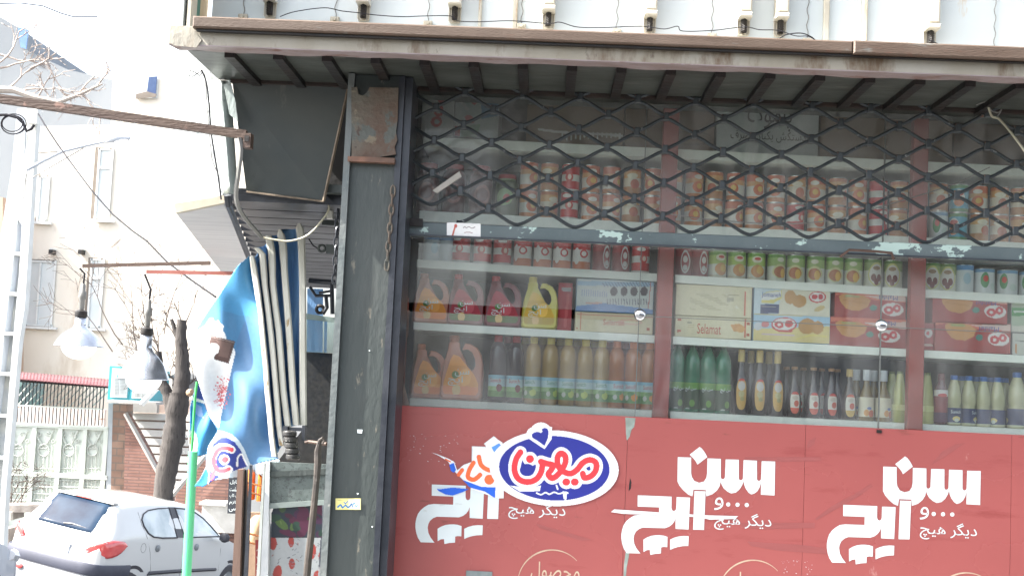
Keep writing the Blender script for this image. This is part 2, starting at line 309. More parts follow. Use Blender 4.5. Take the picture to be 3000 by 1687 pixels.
# sticker on column
stk = sheet('column_sticker', 980, 1456, 1060, 1494, 1.0, 4.446, [('box', (983,1459,1057,1492), (.72,.66,.25)), ('box', (1021,1462,1054,1490), (.75,.72,.5)), ('line', ([(990,1484),(998,1478),(1004,1486),(1012,1479),(1020,1485),(1030,1476)], 4.5), (.03,.18,.45)), ('line', ([(1008,1470),(1012,1474),(1018,1468)], 3), (.03,.18,.45)), ('line', ([(1032,1484),(1038,1472),(1044,1484),(1050,1474)], 3), (.05,.25,.55)), ('line', ([(986,1463),(1004,1464)], 1.5), (.25,.25,.1))], shop)
stk['label'] = 'small yellow sticker with blue handwriting on the column'
for i, (x, y, w_, h_) in enumerate([(1046,1257,16,12),(1080,1025,5,4),(1045,1443,6,5),(1088,1540,5,5)]):
    B().ppoly([(x,y),(x+w_,y+1),(x+w_-2,y+h_),(x+1,y+h_-1)], 4.4475, .003).build('paper_scrap', M['logo_white'], shop)
# ---- side passage ceiling (slatted black panels) and hanging panels
Zs = 3.355
def Q(px, py): return PZ(px, py, Zs)
M['slat'] = mat('slat_metal', (.022,.025,.031), (.014,.016,.02), .35, metal=.4, scale=4, spots=[((.008,.008,.009), .55, 2.2, (1,1,1), .25)], bump=.15)
c = B(); y = 4.78; k = 0
xa0, xb0 = P(600, 620, 4.7)[0], -.745
qa, qb = Q(662, 572), Q(742, 764)
while y < 9.4:
    xa = qa[0]+(qb[0]-qa[0])*(y-qa[1])/(qb[1]-qa[1]); c.box(xa, xb0, y, y+.235, Zs, Zs+.03); y += .255
c.poly([(qa[0],4.78,Zs+.031),(xb0,4.78,Zs+.031),(xb0,9.4,Zs+.031),(xa,9.4,Zs+.031)], (0,0,.02)); c.build('slatted_ceiling', M['slat'], shop)
M['fold_sheet'] = mat('fold_sheet', (.05,.062,.065), (.075,.083,.078), .38, metal=.35, scale=2.5, spots=[((.2,.2,.17), .64, 4, (2,1,.7), .2), ((.17,.12,.08), .70, 25)], bump=.2, bscale=10)
# big folded sheet panel hanging behind the canopy
c = B(); pts = [P(680,236,4.62), P(1022,250,4.62), P(948,590,4.70), P(722,562,4.74)]
c.poly(pts, (0,.012,0)); hp = c.build('hanging_panel', M['fold_sheet'], shop); hp['label'] = 'large crooked dark grey sheet panel hanging under the canopy'
c = B(); c.tube([P(1022,250,4.615), P(948,590,4.695)], .006, 5); c.tube([P(948,590,4.695), P(722,562,4.735)], .004, 5); c.build('panel_edge', mat('edge_rust', (.17,.13,.09), (.09,.07,.05), .6, scale=25), shop)
# black plate put in for the shade behind the panel
c = B(); c.box(-1.2, X0-.024, 4.85, 4.9, Zs+.06, 3.79); c.build('void_shade_plate', mat('void_black', (.006,.006,.007), (.01,.01,.01), .8), shop)
# cross bars and angle bracket by the column
B().pbox(948,541,1016,565,4.72,4.8).build('cross_bar', M['column'], shop); B().pbox(943,645,1000,660,5.2,5.24).build('cross_bar', M['column'], shop)
c = B(); c.box(-.93, X0-.024, 5.9, 5.95, .95, Zs); c.build('side_wall', mat('granite', (.022,.024,.025), (.035,.035,.034), .35, scale=60, bump=.1), shop)
# curved whitewashed duct sheet at the left end of the canopy
pts = []; b = B(); n = 9
top = [(618,235),(676,245)]; bot = [(655,568),(702,568)]
for j in range(2):
    pass
vs = []
for t in np.linspace(0, 1, 12):
    for s_ in np.linspace(0, 1, 7):
        xl = 618+(652-618)*t; xr = (672+22*min(t*1.9, 1) if t < .38 else 694+2*(t-.38)); xr = 676+(698-676)*t
        px = xl+(xr-xl)*s_; py = 236+(568-236)*t; vs.append(tuple(P(px, py, 4.66-.045*math.sin(math.pi*s_)+.02*t)))
b.add(vs, [(j*7+i, j*7+i+1, (j+1)*7+i+1, (j+1)*7+i) for j in range(11) for i in range(6)])
M['whitewash'] = mat('whitewash', (.3,.36,.35), (.42,.44,.41), .5, scale=5, stretch=(2,1,.6), spots=[((.12,.15,.14), .6, 9, (1,1,.5), .08), ((.2,.14,.09), .69, 30)], bump=.3)
o = b.build('curved_sheet', M['whitewash'], shop, smooth=True); o.modifiers.new('t', 'SOLIDIFY').thickness = .004
c = B(); c.ppoly([(655,247),(676,243),(690,300),(697,357),(672,335)], 4.60, .006); c.build('bent_flap', M['whitewash'], shop)
# plaster wall stub beside the duct
c = B(); c.ppoly([(512,596),(500,150),(600,140),(618,236),(640,420),(652,570),(640,582)], 4.80, .12); M['plaster'] = mat('plaster', (.72,.75,.75), (.66,.70,.70), .8, scale=6, spots=[((.46,.52,.54), .62, 16)], bump=.8, bscale=22)
c.build('plaster_wall', M['plaster'], shop)
# neighbouring awning box underside
M['board'] = mat('pale_board', (.58,.59,.6), (.48,.49,.51), .6, scale=3, stretch=(1,5,1), spots=[((.2,.2,.2), .68, 12)], bump=.15)
c = B(); q = [Q(514,622), Q(655,596), Q(725,752), Q(678,800), Q(655,806)]; c.poly(q, (0,0,.03)); c.build('awning_board', M['board'], shop)
c = B(); c.poly([P(511,598,4.62), P(656,572,4.62), P(658,594,4.62), P(514,624,4.62)], (0,.03,0)); c.build('board_trim', mat('cream_trim', (.5,.47,.38), (.4,.36,.28), .6, scale=12), shop)
c = B()
for dx, r in ((0,.012), (9,.006)): c.tube([P(664+dx,572,4.6), P(668+dx,600,4.62), P(728+dx*.6,756,5.6)], r, 6)
c.build('gutter_rail', M['rail_dark'], shop)
# bolts on the board
# ================================================================ canopy and light-box
can = thing('canopy_sign_box', 'rust stained sign canopy with brown front rail and ribbed metal underside', 'canopy', (0, 4.2, 3.8))
ZS = 3.80
xl = P(547,150,4.2)[0]; XR = 2.6
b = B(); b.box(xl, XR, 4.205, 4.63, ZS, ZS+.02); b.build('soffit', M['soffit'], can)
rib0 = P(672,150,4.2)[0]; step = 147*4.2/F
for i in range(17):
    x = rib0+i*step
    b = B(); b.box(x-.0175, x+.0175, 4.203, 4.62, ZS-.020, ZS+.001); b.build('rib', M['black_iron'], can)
b = B(); b.box(xl+.05, XR, 4.605, 4.635, ZS-.012, ZS+.002); b.build('back_edge', mat('edge_brown', (.045,.028,.022), (.022,.018,.016), .6, scale=12), can)
zf0, zf1, zl = P(1500,167,4.085)[2], P(1500,112,4.085)[2], P(1500,183,4.2)[2]
xf = P(497,100,4.09)[0]
# fascia board with slightly wavy lower lip
b = B(); n = 60; vs = []; fs = []
for i in range(n+1):
    x = xf+(XR-xf)*i/n; wv = .0022*math.sin(i*1.7)+.0018*math.sin(i*.63+1)
    vs += [(x, 4.09, zf1), (x, 4.086, zf0), (x, 4.205, zl+wv), (x, 4.215, zl+.012)]
for i in range(n):
    for k in range(3): fs.append((i*4+k, (i+1)*4+k, (i+1)*4+k+1, i*4+k+1))
b.add(vs, [f for f in fs if (f[0] % 4) == 0]); o = b.build('fascia', M['fascia'], can); o.modifiers.new('t', 'SOLIDIFY').thickness = .004
b = B(); b.add(vs, [f for f in fs if (f[0] % 4) != 0]); o = b.build('lower_lip', M['lip'], can); o.modifiers.new('t', 'SOLIDIFY').thickness = .004
b = B(); b.poly([P(497,108,4.08), P(560,80,4.08), P(590,118,4.08), P(575,140,4.08), P(510,134,4.08), P(499,126,4.08)], (0,.004,0)); b.build('corner_patch', M['fascia'], can)
zr1, zr0 = P(1500,82,4.05)[2], P(1500,116,4.05)[2]
xr0, xsp = P(564,60,4.05)[0], P(2500,120,4.05)[0]
b = B(); b.bbox(xr0, xsp, 4.05, 4.085, zr0, zr1, .005); b.build('rail', M['rail_brown'], can)
b = B(); b.bbox(xsp+.001, XR, 4.044, 4.085, zr0-.004, zr1+.001, .005); b.build('rail', M['rail_brown'], can)
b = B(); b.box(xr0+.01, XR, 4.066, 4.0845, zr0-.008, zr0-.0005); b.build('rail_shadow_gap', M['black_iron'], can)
YB = 4.40; zb1 = 5.0
b = B(); b.box(P(575,0,4.2)[0], XR, YB, YB+.03, ZS+.03, zb1); b.build('back_sheet', M['sign_sheet'], can)
b = B(); b.box(xf+.02, XR, 4.094, YB, zr0-.005, zr0+.005); b.build('box_floor', M['fascia'], can)
# sheet seams
for i, (x, w_) in enumerate([(1408,9),(1511,14),(2420,16),(2532,15)]):
    b = B(); X = P(x,20,YB)[0]; W_ = w_*YB/F/2; b.bbox(X-W_, X+W_, YB-.018, YB-.001, ZS+.04, zb1, .003)
    b.build('seam_strip', mat('seam%d' % i, (.55,.54,.46), (.42,.38,.3), .6, scale=10, spots=[((.3,.15,.06), .56, 8, (6,1,.8), .1)], bump=.2), can)
# left end frame
b = B(); X0_, X1_ = P(500,40,4.13)[0], P(537,40,4.13)[0]; b.box(X0_, X1_, 4.13, 4.2, zf1-.01, zb1); b.build('end_post', M['sign_sheet'], can)
b = B(); b.box(P(537,40,4.16)[0]+.001, P(550,40,4.16)[0], 4.16, 4.2, zf1-.02, zb1); b.build('end_gap', M['black_iron'], can)
b = B(); b.box(P(550,40,4.14)[0]+.001, P(561,40,4.14)[0], 4.13, 4.2, zf1, zb1); b.build('end_frame', M['white_plastic'], can)
b = B(); X_ = P(562,20,4.2)[0]; b.box(X_, X_+.006, 4.2, 4.28, zf1, zb1); b.build('green_trim', mat('green_trim', (.07,.2,.14), None, .5), can)
b = B(); X_ = P(562,20,4.2)[0]; b.box(X_-.01, X_-.001, 4.2, 4.4, zf1, zb1); b.build('end_sheet', mat('end_rust', (.5,.36,.2), (.36,.2,.1), .6, scale=5, c3=(.62,.5,.3)), can)
# ---- tube light fixtures on the back sheet
def fixture():
    t = thing('tube_light', '', 'tube light', (0,0,0), 'old tube light fixtures on the sign back sheet')
    b = B(); b.bbox(-.022, .022, -.065, -.0, .065, 1.2, .006); b.build('housing', M['white_plastic'], t)
    b = B(); b.bbox(-.0235, .0235, -.068, -.001, .047, .064, .004); b.build('end_cap', mat('cap_white', (.62,.6,.54), None, .4, bump=0), t)
    b = B()
    for k in range(7): b.tube([(-.009,-.03,.003+k*.0065),(.0,-.037,.006+k*.0065),(.009,-.03,.003+k*.0065)], .0026, 5)
    b.box(-.010, .010, -.026, -.012, 0, .047); b.build('socket_spring', M['black_iron'], t)
    b = B(); b.tube([(-.021,-.01,.045),(-.021,-.012,0),(-.014,-.012,-.008),(.014,-.012,-.008),(.021,-.012,0),(.021,-.01,.045)], .0022, 5); b.box(-.019, .019, -.008, -.001, -.006, .046); b.build('bracket', M['white_plastic'], t)
    return t
fx = [(791,45),(1065,54),(1332,60),(1606,77),(1902,92),(2177,97),(2284,100),(2722,131)]
fl = ['first tube light from the left end, only its socket showing above the brown rail','second tube light from the left, wire looping off its socket','third tube light from the left on white sheet',
 'fourth tube light, just right of the two rusty seams','fifth tube light from the left, wire behind its socket','sixth tube light, left one of the close pair','seventh tube light, right one of the close pair','lone tube light at far right, hanging lower than the others']
f0 = None
for i, (x, y) in enumerate(fx):
    p = P(x, y+2, YB-.01); loc = (p[0], YB-.001, p[2])
    if f0 is None: f0 = fixture(); f0.location = loc; f0['label'] = fl[0]; o = f0
    else: o = dup(f0, loc, fl[i])
# ---- hanging wavy wires with little brackets
wn = [(713,42),(982,50),(1254,62),(1528,70),(1807,84),(2086,98),(2365,112),(2640,128),(2914,145)]
for i, (x, y) in enumerate(wn):
    t = thing('wavy_wire', f'thin wavy wire hanging down the white sign sheet, {ORD[i]} from the left', 'wire', tuple(P(x, y, YB-.01)), 'wavy wires on the sign sheet')
    p = P(x, y, YB-.008); b = B(); b.tube([(p[0]+.0035*math.sin(k*1.3+i), YB-.006, p[2]+k*.012) for k in range(90)], .0016, 4); b.build('wire', M['cable_grey'], t)
    b = B(); b.bbox(p[0]-.016, p[0]+.016, YB-.02, YB-.002, p[2]-.022, p[2]-.002, .003); b.tube([(p[0],YB-.03,p[2]-.012),(p[0],YB-.018,p[2]-.012)], .007, 10); b.build('bracket', M['white_plastic'], t)
def wire(name, label, pxs, r=.002, mt='cable', cat='wire', n=5):
    b = B(); pts = [P(*q) for q in pxs]; q = []
    for i in range(len(pts)-1):
        p0, p1, p2, p3 = [pts[max(0, min(len(pts)-1, i+j))] for j in (-1, 0, 1, 2)]
        for t in np.linspace(0, 1, 7)[:-1]: q.append(.5*((2*p1)+(-p0+p2)*t+(2*p0-5*p1+4*p2-p3)*t*t+(-p0+3*p1-3*p2+p3)*t**3))
    q.append(pts[-1]); b.tube(q, r, n); return tag(b.build(name, M[mt]), label, cat)
wire('wire', 'long sagging thin wire linking the tube light sockets along the sign', [(x, y, 4.33) for x, y in [(820,50),(865,35),(950,24),(1000,33),(1045,38),(1100,45),(1178,50),(1240,48),(1320,48),(1340,62),(1400,65),(1500,62),(1606,70),(1640,66),(1690,80),(1760,82),(1880,78),(1945,86),(1985,78),(2000,92),(2090,90),(2180,80),(2225,88),(2280,90),(2330,106),(2370,108),(2400,128)]], .0018)
wire('wire', 'short black wire with taped joint at the right of the close tube lights', [(2272,124,4.3),(2300,104,4.3),(2345,98,4.3),(2375,108,4.3),(2398,124,4.3),(2440,130,4.3)], .0022)
wire('wire', 'short wire dropping from the lone right tube light to the rail', [(2722,118,4.33),(2760,134,4.32),(2800,146,4.3),(2830,150,4.3)], .002)
# ================================================================ shop window: glass, posts, shelves, red panels
win = thing('shop_window', 'shop window of clear glass panes with red posts over red lettered panels', 'shop window', (0, 4.7, .95))
YG = 4.70; zl0 = P(1800,716.8,YS)[2]
zp = 2.585
xpl = P(1172,1000,YG)[0]-.03
b = B(); 
for a, c_ in ((-.46, -.46+.80),(.341,1.085),(1.086,2.6)): pass
xj1, xj2 = P(1832,1450,YG)[0], P(2355,1450,YG)[0]
for a, c_ in ((xpl, xj1-.0006), (xj1+.0006, xj2-.0006), (xj2+.0006, P(2962,1450,YG)[0]-.0006), (P(2962,1450,YG)[0]+.0006, 3.0)):
    b = B(); b.box(a, c_, YG, YG+.02, .95, zp); b.build('red_panel', M['red_panel'], win)
g1, g2 = P(1869,1000,YG)[0], P(2580,1000,YG)[0]
zj = P(1869,925,YG)[2]; zjl = P(1500,903,YG)[2]
b = B(); b.box(xpl, g1-.0015, YG+.001, YG+.008, P(1500,908,YG)[2]+.012, zl0); b.build('glass_pane', M['glass_left'], win); b = B(); b.box(xpl, g1-.0015, YG+.001, YG+.008, zl0+.0005, 3.79); b.build('glass_pane', M['glass_top'], win)
b = B(); b.box(xpl+.01, g1-.0015, YG+.001, YG+.008, zp+.003, P(1500,925,YG)[2]); b.build('glass_pane', M['glass_left'], win)
for a, c_ in ((g1+.0015, g2-.0015), (g2+.0015, 3.0)):
    for z0, z1 in ((zp+.003, zj-.0015), (zj+.0015, zl0), (zl0+.0005, 3.79)):
        b = B(); b.box(a, c_, YG+.001, YG+.008, z0, z1); b.build('glass_pane', M['glass_top'] if z1 > 3.7 else M['glass'], win)
b = B(); b.box(g2-.002, g2+.002, YG-.001, YG+.010, zp, 3.79); b.box(g1-.0015, g1+.0015, YG, YG+.009, zp, 3.79); b.box(g1, 3.0, YG, YG+.009, zj-.0014, zj+.0014); b.build('glass_joint', mat('joint', (.16,.17,.16), None, .5, bump=0), win)
for x, y in ((1874,922),(2581,953)):
    p = P(x, y, YG); b = B(); prof = [(.002,0),(.014,-.001),(.0215,-.006),(.0235,-.012),(.0235,-.016)]
    vs = [(p[0]+r*math.cos(k*math.pi/12), YG-.018+(-d), p[2]+r*math.sin(k*math.pi/12)) for r, d in prof for k in range(24)]
    b.add(vs, [(i*24+k, i*24+(k+1) % 24, (i+1)*24+(k+1) % 24, (i+1)*24+k) for i in range(4) for k in range(24)]+[tuple(range(24))]); b.build('knob', M['chrome'], win, smooth=True)
p = P(2575,1263,YG); B().box(p[0]-.009, p[0]+.009, YG-.006, YG+.004, p[2]-.006, p[2]+.006).build('clip', M['black_iron'], win)
# red posts
for x, w_ in ((1942,46),(2683,44)):
    X = P(x,1000,4.775)[0]; W_ = w_*4.775/F/2; b = B(); b.bbox(X-W_, X+W_, 4.76, 4.80, .95, 3.79, .003); b.build('post', M['post_red'], win)
# left jamb (torn brown paper edge)
b = B(); b.box(-.565, xpl+.05, 4.73, 4.76, zp, 3.0); b.build('jamb', M['post_red'], win)
b = B(); b.ppoly([(1180,905),(1200,910),(1196,980),(1186,1010),(1188,1060),(1180,1110),(1190,1150),(1200,1190),(1172,1192),(1172,1000)], 4.712, .004); b.build('torn_paper', mat('torn', (.5,.33,.25), (.36,.2,.16), .7, scale=14), win)
# shelves
YSF, YSB = 4.80, 5.30
rows = {0: ((1272,402),(2679,472),28), 1: ((1286,620),(2955,709),30), 2: ((1253,762),(3000,865),23), 3: ((1224,944),(3000,1041),22), 4: ((1204,1166),(3000,1257),23)}
shelf = thing('shelf_unit', 'white front-edged wooden shelves behind the shop window glass', 'shelves', (0, 4.8, .95))
SZ = {}
bays = [(P(1204,1100,YSF)[0], P(1915,1100,YSF)[0]), (P(1968,1100,YSF)[0], P(2656,1100,YSF)[0]), (P(2707,1100,YSF)[0], 2.7)]
for k, (a, c_, h) in rows.items():
    pa, pc = P(*a, YSF), P(*c_, YSF); SZ[k] = (pa[0], pa[2], (pc[2]-pa[2])/(pc[0]-pa[0]))
def shz(k, x): a, z, m_ = SZ[k]; return z+m_*(x-a)
for k in rows:
    for (a, c_) in ([(bays[0][0], 2.7)] if k == 0 else bays):
        h = rows[k][2]*YSF/F; za, zc = shz(k, a), shz(k, c_)
        b = B(); b.hexa([(a,YSF,za-h),(c_,YSF,zc-h),(c_,YSB,zc-h),(a,YSB,za-h),(a,YSF,za),(c_,YSF,zc),(c_,YSB,zc),(a,YSB,za)]); b.build('shelf_board', M['shelf'], shelf)
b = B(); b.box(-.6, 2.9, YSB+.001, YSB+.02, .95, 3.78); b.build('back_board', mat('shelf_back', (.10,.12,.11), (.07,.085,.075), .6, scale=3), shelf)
# ---- lettering on the red panels
YL = YG-.0015
L3 = [[(933,408),(1060,412),(1060,560),(1066,595),(1090,633),(1135,652),(1182,640),(1205,603),(1212,560),(1215,420),(1342,425),(1342,600),(1348,613),(1360,618),(1374,612),(1381,600),(1388,430),(1513,433),(1513,612),(1520,624),(1532,628),(1546,622),(1552,610),(1558,437),(1685,442),(1685,620),(1693,631),(1704,634),(1718,628),(1724,615),(1730,447),(1858,450),(1852,772),(1722,765),(1725,645),(1712,690),(1690,730),(1660,754),(1630,762),(1605,745),(1580,710),(1565,675),(1557,635),(1545,672),(1522,712),(1485,744),(1440,753),(1405,735),(1370,705),(1350,670),(1340,640),(1330,685),(1305,725),(1262,760),(1205,780),(1200,720),(1082,716),(1072,780),(1030,762),(985,722),(950,680),(930,640)],
 [(1140,312),(1162,328),(1180,350),(1197,378),(1213,408),(1120,480),(1108,455),(1090,430),(1070,408),(1046,385)], [(1092,730),(1197,733),(1182,1098),(1078,1096)],
 [(553,770),(875,783),(873,890),(880,912),(896,920),(912,912),(918,895),(922,787),(1050,792),(1036,1095),(912,1088),(912,985),(900,1018),(880,1045),(850,1068),(810,1082),(600,1076),(565,1090),(535,1115),(520,1145),(513,1180),(520,1230),(542,1275),(578,1322),(447,1318),(420,1275),(405,1230),(397,1180),(397,1140),(405,1095),(420,1050),(445,1015),(480,985),(520,962),(570,955),(755,962),(757,885),(552,877)],
 [(607,1190),(640,1170),(680,1155),(720,1149),(760,1148),(800,1153),(835,1165),(833,1262),(800,1259),(775,1264),(773,1322),(720,1325),(672,1335),(668,1288),(640,1290),(608,1308)],
 [(860,1190),(900,1172),(940,1161),(990,1156),(1037,1158),(1033,1250),(980,1252),(930,1261),(890,1274),(860,1288)]]
def cv(pts, dx, dy): return [(2300+x/3.241+dx, 1240+y/3.241+dy) for x, y in pts]
def flatpoly(px, Y): b = B(); b.ppoly(px, Y, .0012); return b
for n, (dx, dy) in enumerate([(0,0),(-602.2,-27.8),(-1205.5,-59.5)]):
    b = B()
    for q in L3: b.ppoly(cv(q, dx, dy), YL, .0012)
    for cx in (1412,1500,1588): b.ppoly([(2300+(cx+20*math.cos(t))/3.241+dx, 1240+(857+(cx-1412)*.03+20*math.sin(t))/3.241+dy) for t in np.linspace(0, 2*math.pi, 15)[:-1]], YL, .0012)
    o = b.build('lettering', M['logo_white'], win)
    c0 = lambda x, y: (2300+x/3.241+dx, 1240+y/3.241+dy)
    if n < 2: text_px('و', *c0(1280,790), *c0(1366,912), YL, M['logo_white'], win)
    text_px('دیگر هیچ', *c0(1280,940), *c0(1822,1108), YL, M['logo_white'], win)
M['scratch'] = mat('cream_print', (.62,.5,.36), (.5,.36,.26), .5, scale=20)
def ring(cx, cy, r0, r1, a0, a1, Y, mt, nm='printed_ring'):
    t = np.linspace(math.radians(a0), math.radians(a1), 40); b = B()
    pts = [(cx+r0*math.cos(q), cy+r0*math.sin(q)) for q in t]+[(cx+(r1-(r1-r0)*.7*abs(2*(q-t[0])/(t[-1]-t[0])-1))*math.cos(q), cy+(r1-(r1-r0)*.7*abs(2*(q-t[0])/(t[-1]-t[0])-1))*math.sin(q)) for q in t[::-1]]
    b.ppoly(pts, Y, .0012); return b.build(nm, mt, win)
for n, (cx, cy) in enumerate([(1616,1708),(2205,1738),(2830,1775)]):
    ring(cx, cy, 100, 95.5, 182, 318, YL, M['scratch'])
    x0, y0 = cx-61, cy-62
    text_px('محصول', x0, y0, x0+143, y0+60, YL, M['scratch'], win)
p0 = (1365,1672,1442,1700); b = B(); b.pbox(*p0, YG-.004, YG-.0005); b.build('dark_strip', mat('grey_strip', (.16,.2,.2), (.22,.25,.25), .5, scale=12, stretch=(4,1,1)), win)
# panel damage: torn film, tape, dirt streaks
M['grime'] = mat('grime', (.29,.08,.075), (.32,.085,.08), .5, scale=8, stretch=(1,1,3))
M['torn_green'] = mat('torn_green', (.33,.40,.36), (.2,.24,.21), .5, scale=20)
for px, mt in (([(1832,1222),(1862,1224),(1858,1250),(1850,1258),(1845,1278),(1836,1290),(1834,1270)], 'torn_green'), ([(1846,1400),(1850,1412),(1848,1430),(1842,1438),(1843,1420)], 'black_iron'),
    ([(1845,1565),(1847,1580),(1843,1625),(1836,1660),(1833,1700),(1826,1700),(1828,1650),(1836,1600)], 'torn_green'),
    ([(2388,1519),(2440,1480),(2500,1448),(2552,1416),(2557,1424),(2520,1450),(2450,1490),(2392,1523)], 'grime'), ([(2727,1362),(2760,1322),(2800,1300),(2828,1297),(2800,1316),(2765,1340)], 'grime'), ([(2362,1308),(2370,1290),(2392,1280),(2386,1300),(2368,1314)], 'grime'),
    ([(2180,1338),(2405,1338),(2406,1350),(2300,1352),(2185,1350)], 'grime'), ([(2170,1532),(2388,1530),(2386,1545),(2240,1549),(2170,1545)], 'grime'), ([(2190,1585),(2360,1596),(2420,1606),(2420,1622),(2280,1612),(2200,1598)], 'grime'), ([(1570,1532),(1735,1580),(1700,1582),(1580,1545)], 'grime')):
    flatpoly(px, YG-.0008).build('tear' if mt != 'grime' else 'dirt_streak', M[mt], win)
flatpoly([(1790,1499),(1799,1491),(2058,1508),(2163,1511),(2152,1519),(2078,1521),(2050,1514),(1880,1506),(1826,1504)], YG-.0035).build('torn_tape', mat('tape_white', (.85,.85,.85), None, .4, bump=0), win)
# specks
b = B()
for k in range(60):
    x, y = random.uniform(1190, 1360), random.uniform(1270, 1360)
    if k > 35: x, y = random.uniform(2290, 2380), random.uniform(1635, 1680)
    s_ = random.uniform(.8, 2.6); b.ppoly([(x,y),(x+s_*2,y+s_*.4),(x+s_,y+s_)], YG-.0006, .0004)
b.build('paint_specks', M['logo_white'], win)
# blue oval sticker + torn old sticker: crop coordinates (1130,1180) x2.858
RED, ORG, BLU, BL2, WH = (.78,.045,.055), (.85,.16,.05), (.022,.03,.27), (.02,.13,.68), (.82,.84,.86)
cvx = (1130, 1180, 2.858)
sheet('torn_sticker', 1250, 1270, 1480, 1462, 1.1, YG-.0045, [
 ('poly', [(355,405),(430,425),(520,460),(575,490),(600,560),(650,515),(720,490),(730,360),(835,370),(835,330),(905,280),(980,330),(990,800),(915,795),(720,720),(640,640),(600,600),(560,560),(520,490),(440,440)], WH),
 ('poly', [(420,710),(450,720),(560,705),(700,718),(650,745),(560,775),(500,765),(440,735)], BL2), ('poly', [(530,515),(570,500),(590,560),(570,585),(545,570)], BL2), ('poly', [(640,640),(720,670),(800,700),(920,705),(915,795),(830,740),(700,705)], BL2),
 ('poly', [(885,370),(950,335),(965,355),(910,415)], (.1,.3,.8)),
 ('line', ([(735,500),(700,560),(690,620),(740,640),(790,600)], 38), ORG), ('line', ([(780,450),(800,520),(860,560),(920,560)], 38), ORG), ('line', ([(610,600),(640,560)], 34), ORG), ('ell', (868,640,42,42,0), ORG), ('line', ([(500,470),(540,490)], 12), ORG)],
 win, conv=cvx, label='torn remains of an older orange and blue sticker')
wd = [([(1128,412),(1092,470),(1078,555),(1108,630),(1180,660),(1255,640),(1300,580),(1315,500)], 1), ([(1300,490),(1345,505),(1400,520),(1385,560),(1362,595),(1395,628),(1450,590),(1500,510),(1505,450),(1470,420),(1440,450),(1440,510),(1470,560),(1540,590),(1600,560),(1650,500),(1710,475),(1760,500),(1760,560),(1720,610),(1665,625),(1650,590)], 1)]
lay = [('ell', (1410,545,542,318,.045), WH), ('ell', (1300,258,98,98,0), WH), ('ell', (1240,280,62,80,-.3), WH), ('ell', (1412,545,463,270,.045), BLU), ('poly', [(1180,285),(1215,225),(1300,180),(1395,200),(1390,300),(1330,385),(1230,320)], WH),
 ('poly', [(1330,358),(1275,318),(1228,290),(1222,262),(1245,245),(1275,240),(1300,250),(1315,236),(1302,222),(1328,207),(1352,212),(1364,235),(1360,290)], BLU)]
lay += [('line', (q, 104), WH) for q, _ in wd]+[('ell', (1208,468,60,60,0), WH), ('ell', (1512,662,62,56,0), WH), ('ell', (1583,662,62,56,0), WH)]
lay += [('ell', (1185,560,62,52,0), BLU)]+[('line', (q, 50), RED) for q, _ in wd]+[('ell', (1208,468,33,33,0), RED), ('ell', (1512,660,33,31,0), RED), ('ell', (1583,660,33,31,0), RED), ('ell', (1700,552,17,12,0), BLU)]
lay += [('poly', [(1040,690),(1130,700),(1200,712),(1300,690),(1290,735),(1200,740),(1120,738)], WH), ('line', ([(1265,752),(1300,765),(1340,748),(1370,762),(1410,745),(1450,758),(1500,745),(1525,752)], 12), WH), ('poly', [(1480,735),(1518,745),(1512,815),(1490,800)], WH), ('line', ([(1430,690),(1440,720)], 14), WH)]
sheet('oval_sticker', 1430, 1228, 1822, 1490, 1.15, YG-.006, lay, win, conv=cvx, label='blue oval sticker with red Persian script and heart, white rim')
# ================================================================ lattice shutter
sh = thing('lattice_shutter', 'half-lowered dark lattice roll shutter with chipped grey bottom bar', 'shutter', (0, YS, 3.0))
zl0 = P(1800,716.8,YS)[2]; ztop = P(1800,676,YS)[2]
XA, XB = P(1183,660,YS)[0], 2.7
b = B(); b.bbox(XA, XB, YS-.012, YS+.012, zl0, ztop, .003); b.build('bottom_bar', M['shutter_bar'], sh)
b = B(); b.box(XA, XB, YS-.018, YS-.0125, zl0, zl0+.006); b.build('bar_flange', M['rail_dark'], sh)
Lw = 171*YS/F; dR = 49.4*YS/F; A = .0245; rr = .0068
xn = P(1514,651,YS)[0]; zr = ztop+A+rr
for k in range(9):
    b = B(); zc = zr+k*dR; x0 = P(1338,640,YS)[0] if k == 0 else XA+.012
    ph = math.pi if k % 2 == 0 else 0
    xs_ = np.arange(x0, XB, Lw/18); pts = []
    for x in xs_:
        cval = math.cos(2*math.pi*(x-xn)/Lw+ph); cval = .55*math.asin(.93*cval)/math.asin(.93)+.45*cval
        pts.append((x+random.uniform(-.0006,.0006), YS+(.002 if k % 2 else -.002)+.003*math.sin(x*5+k), zc+A*cval))
    b.tube(pts, rr, 7, True); b.build('lattice_rod', M['lattice'], sh, smooth=True)
c0 = None
for k in range(8):
    off = 0.5 if k % 2 == 0 else 0
    zc = zr+(k+.5)*dR; i = -3
    while True:
        x = xn+(i+off)*Lw; i += 1
        if x > 2.15: break
        if x < XA+.05: continue
        if k == 0 and x < P(1340,640,YS)[0]: continue
        if c0 is None:
            b = B(); b.bbox(-.0105, .0105, -.012, .012, -.0165, .0165, .003); c0 = b.build('collar', M['lattice']); c0.parent = sh; o = c0
        else: o = c0.copy(); COL.objects.link(o)
        o.location = (x-LOC[sh.name][0], YS-LOC[sh.name][1], zc-LOC[sh.name][2]); o.scale = (random.uniform(.9,1.12), 1, random.uniform(.9,1.1)); o.rotation_euler = (0, random.uniform(-.08,.08), 0)

b = B(); q = P(1222,560,YS-.02); 
pts = [P(1267,618-60,YS-.025), P(1346,502,YS-.025), P(1352,517,YS-.02), P(1280,566,YS-.02)]; b.poly(pts, (0,.014,0)); b.build('bent_clip', mat('alu_clip', (.42,.40,.36), (.5,.48,.44), .4, metal=.3, scale=20), sh)
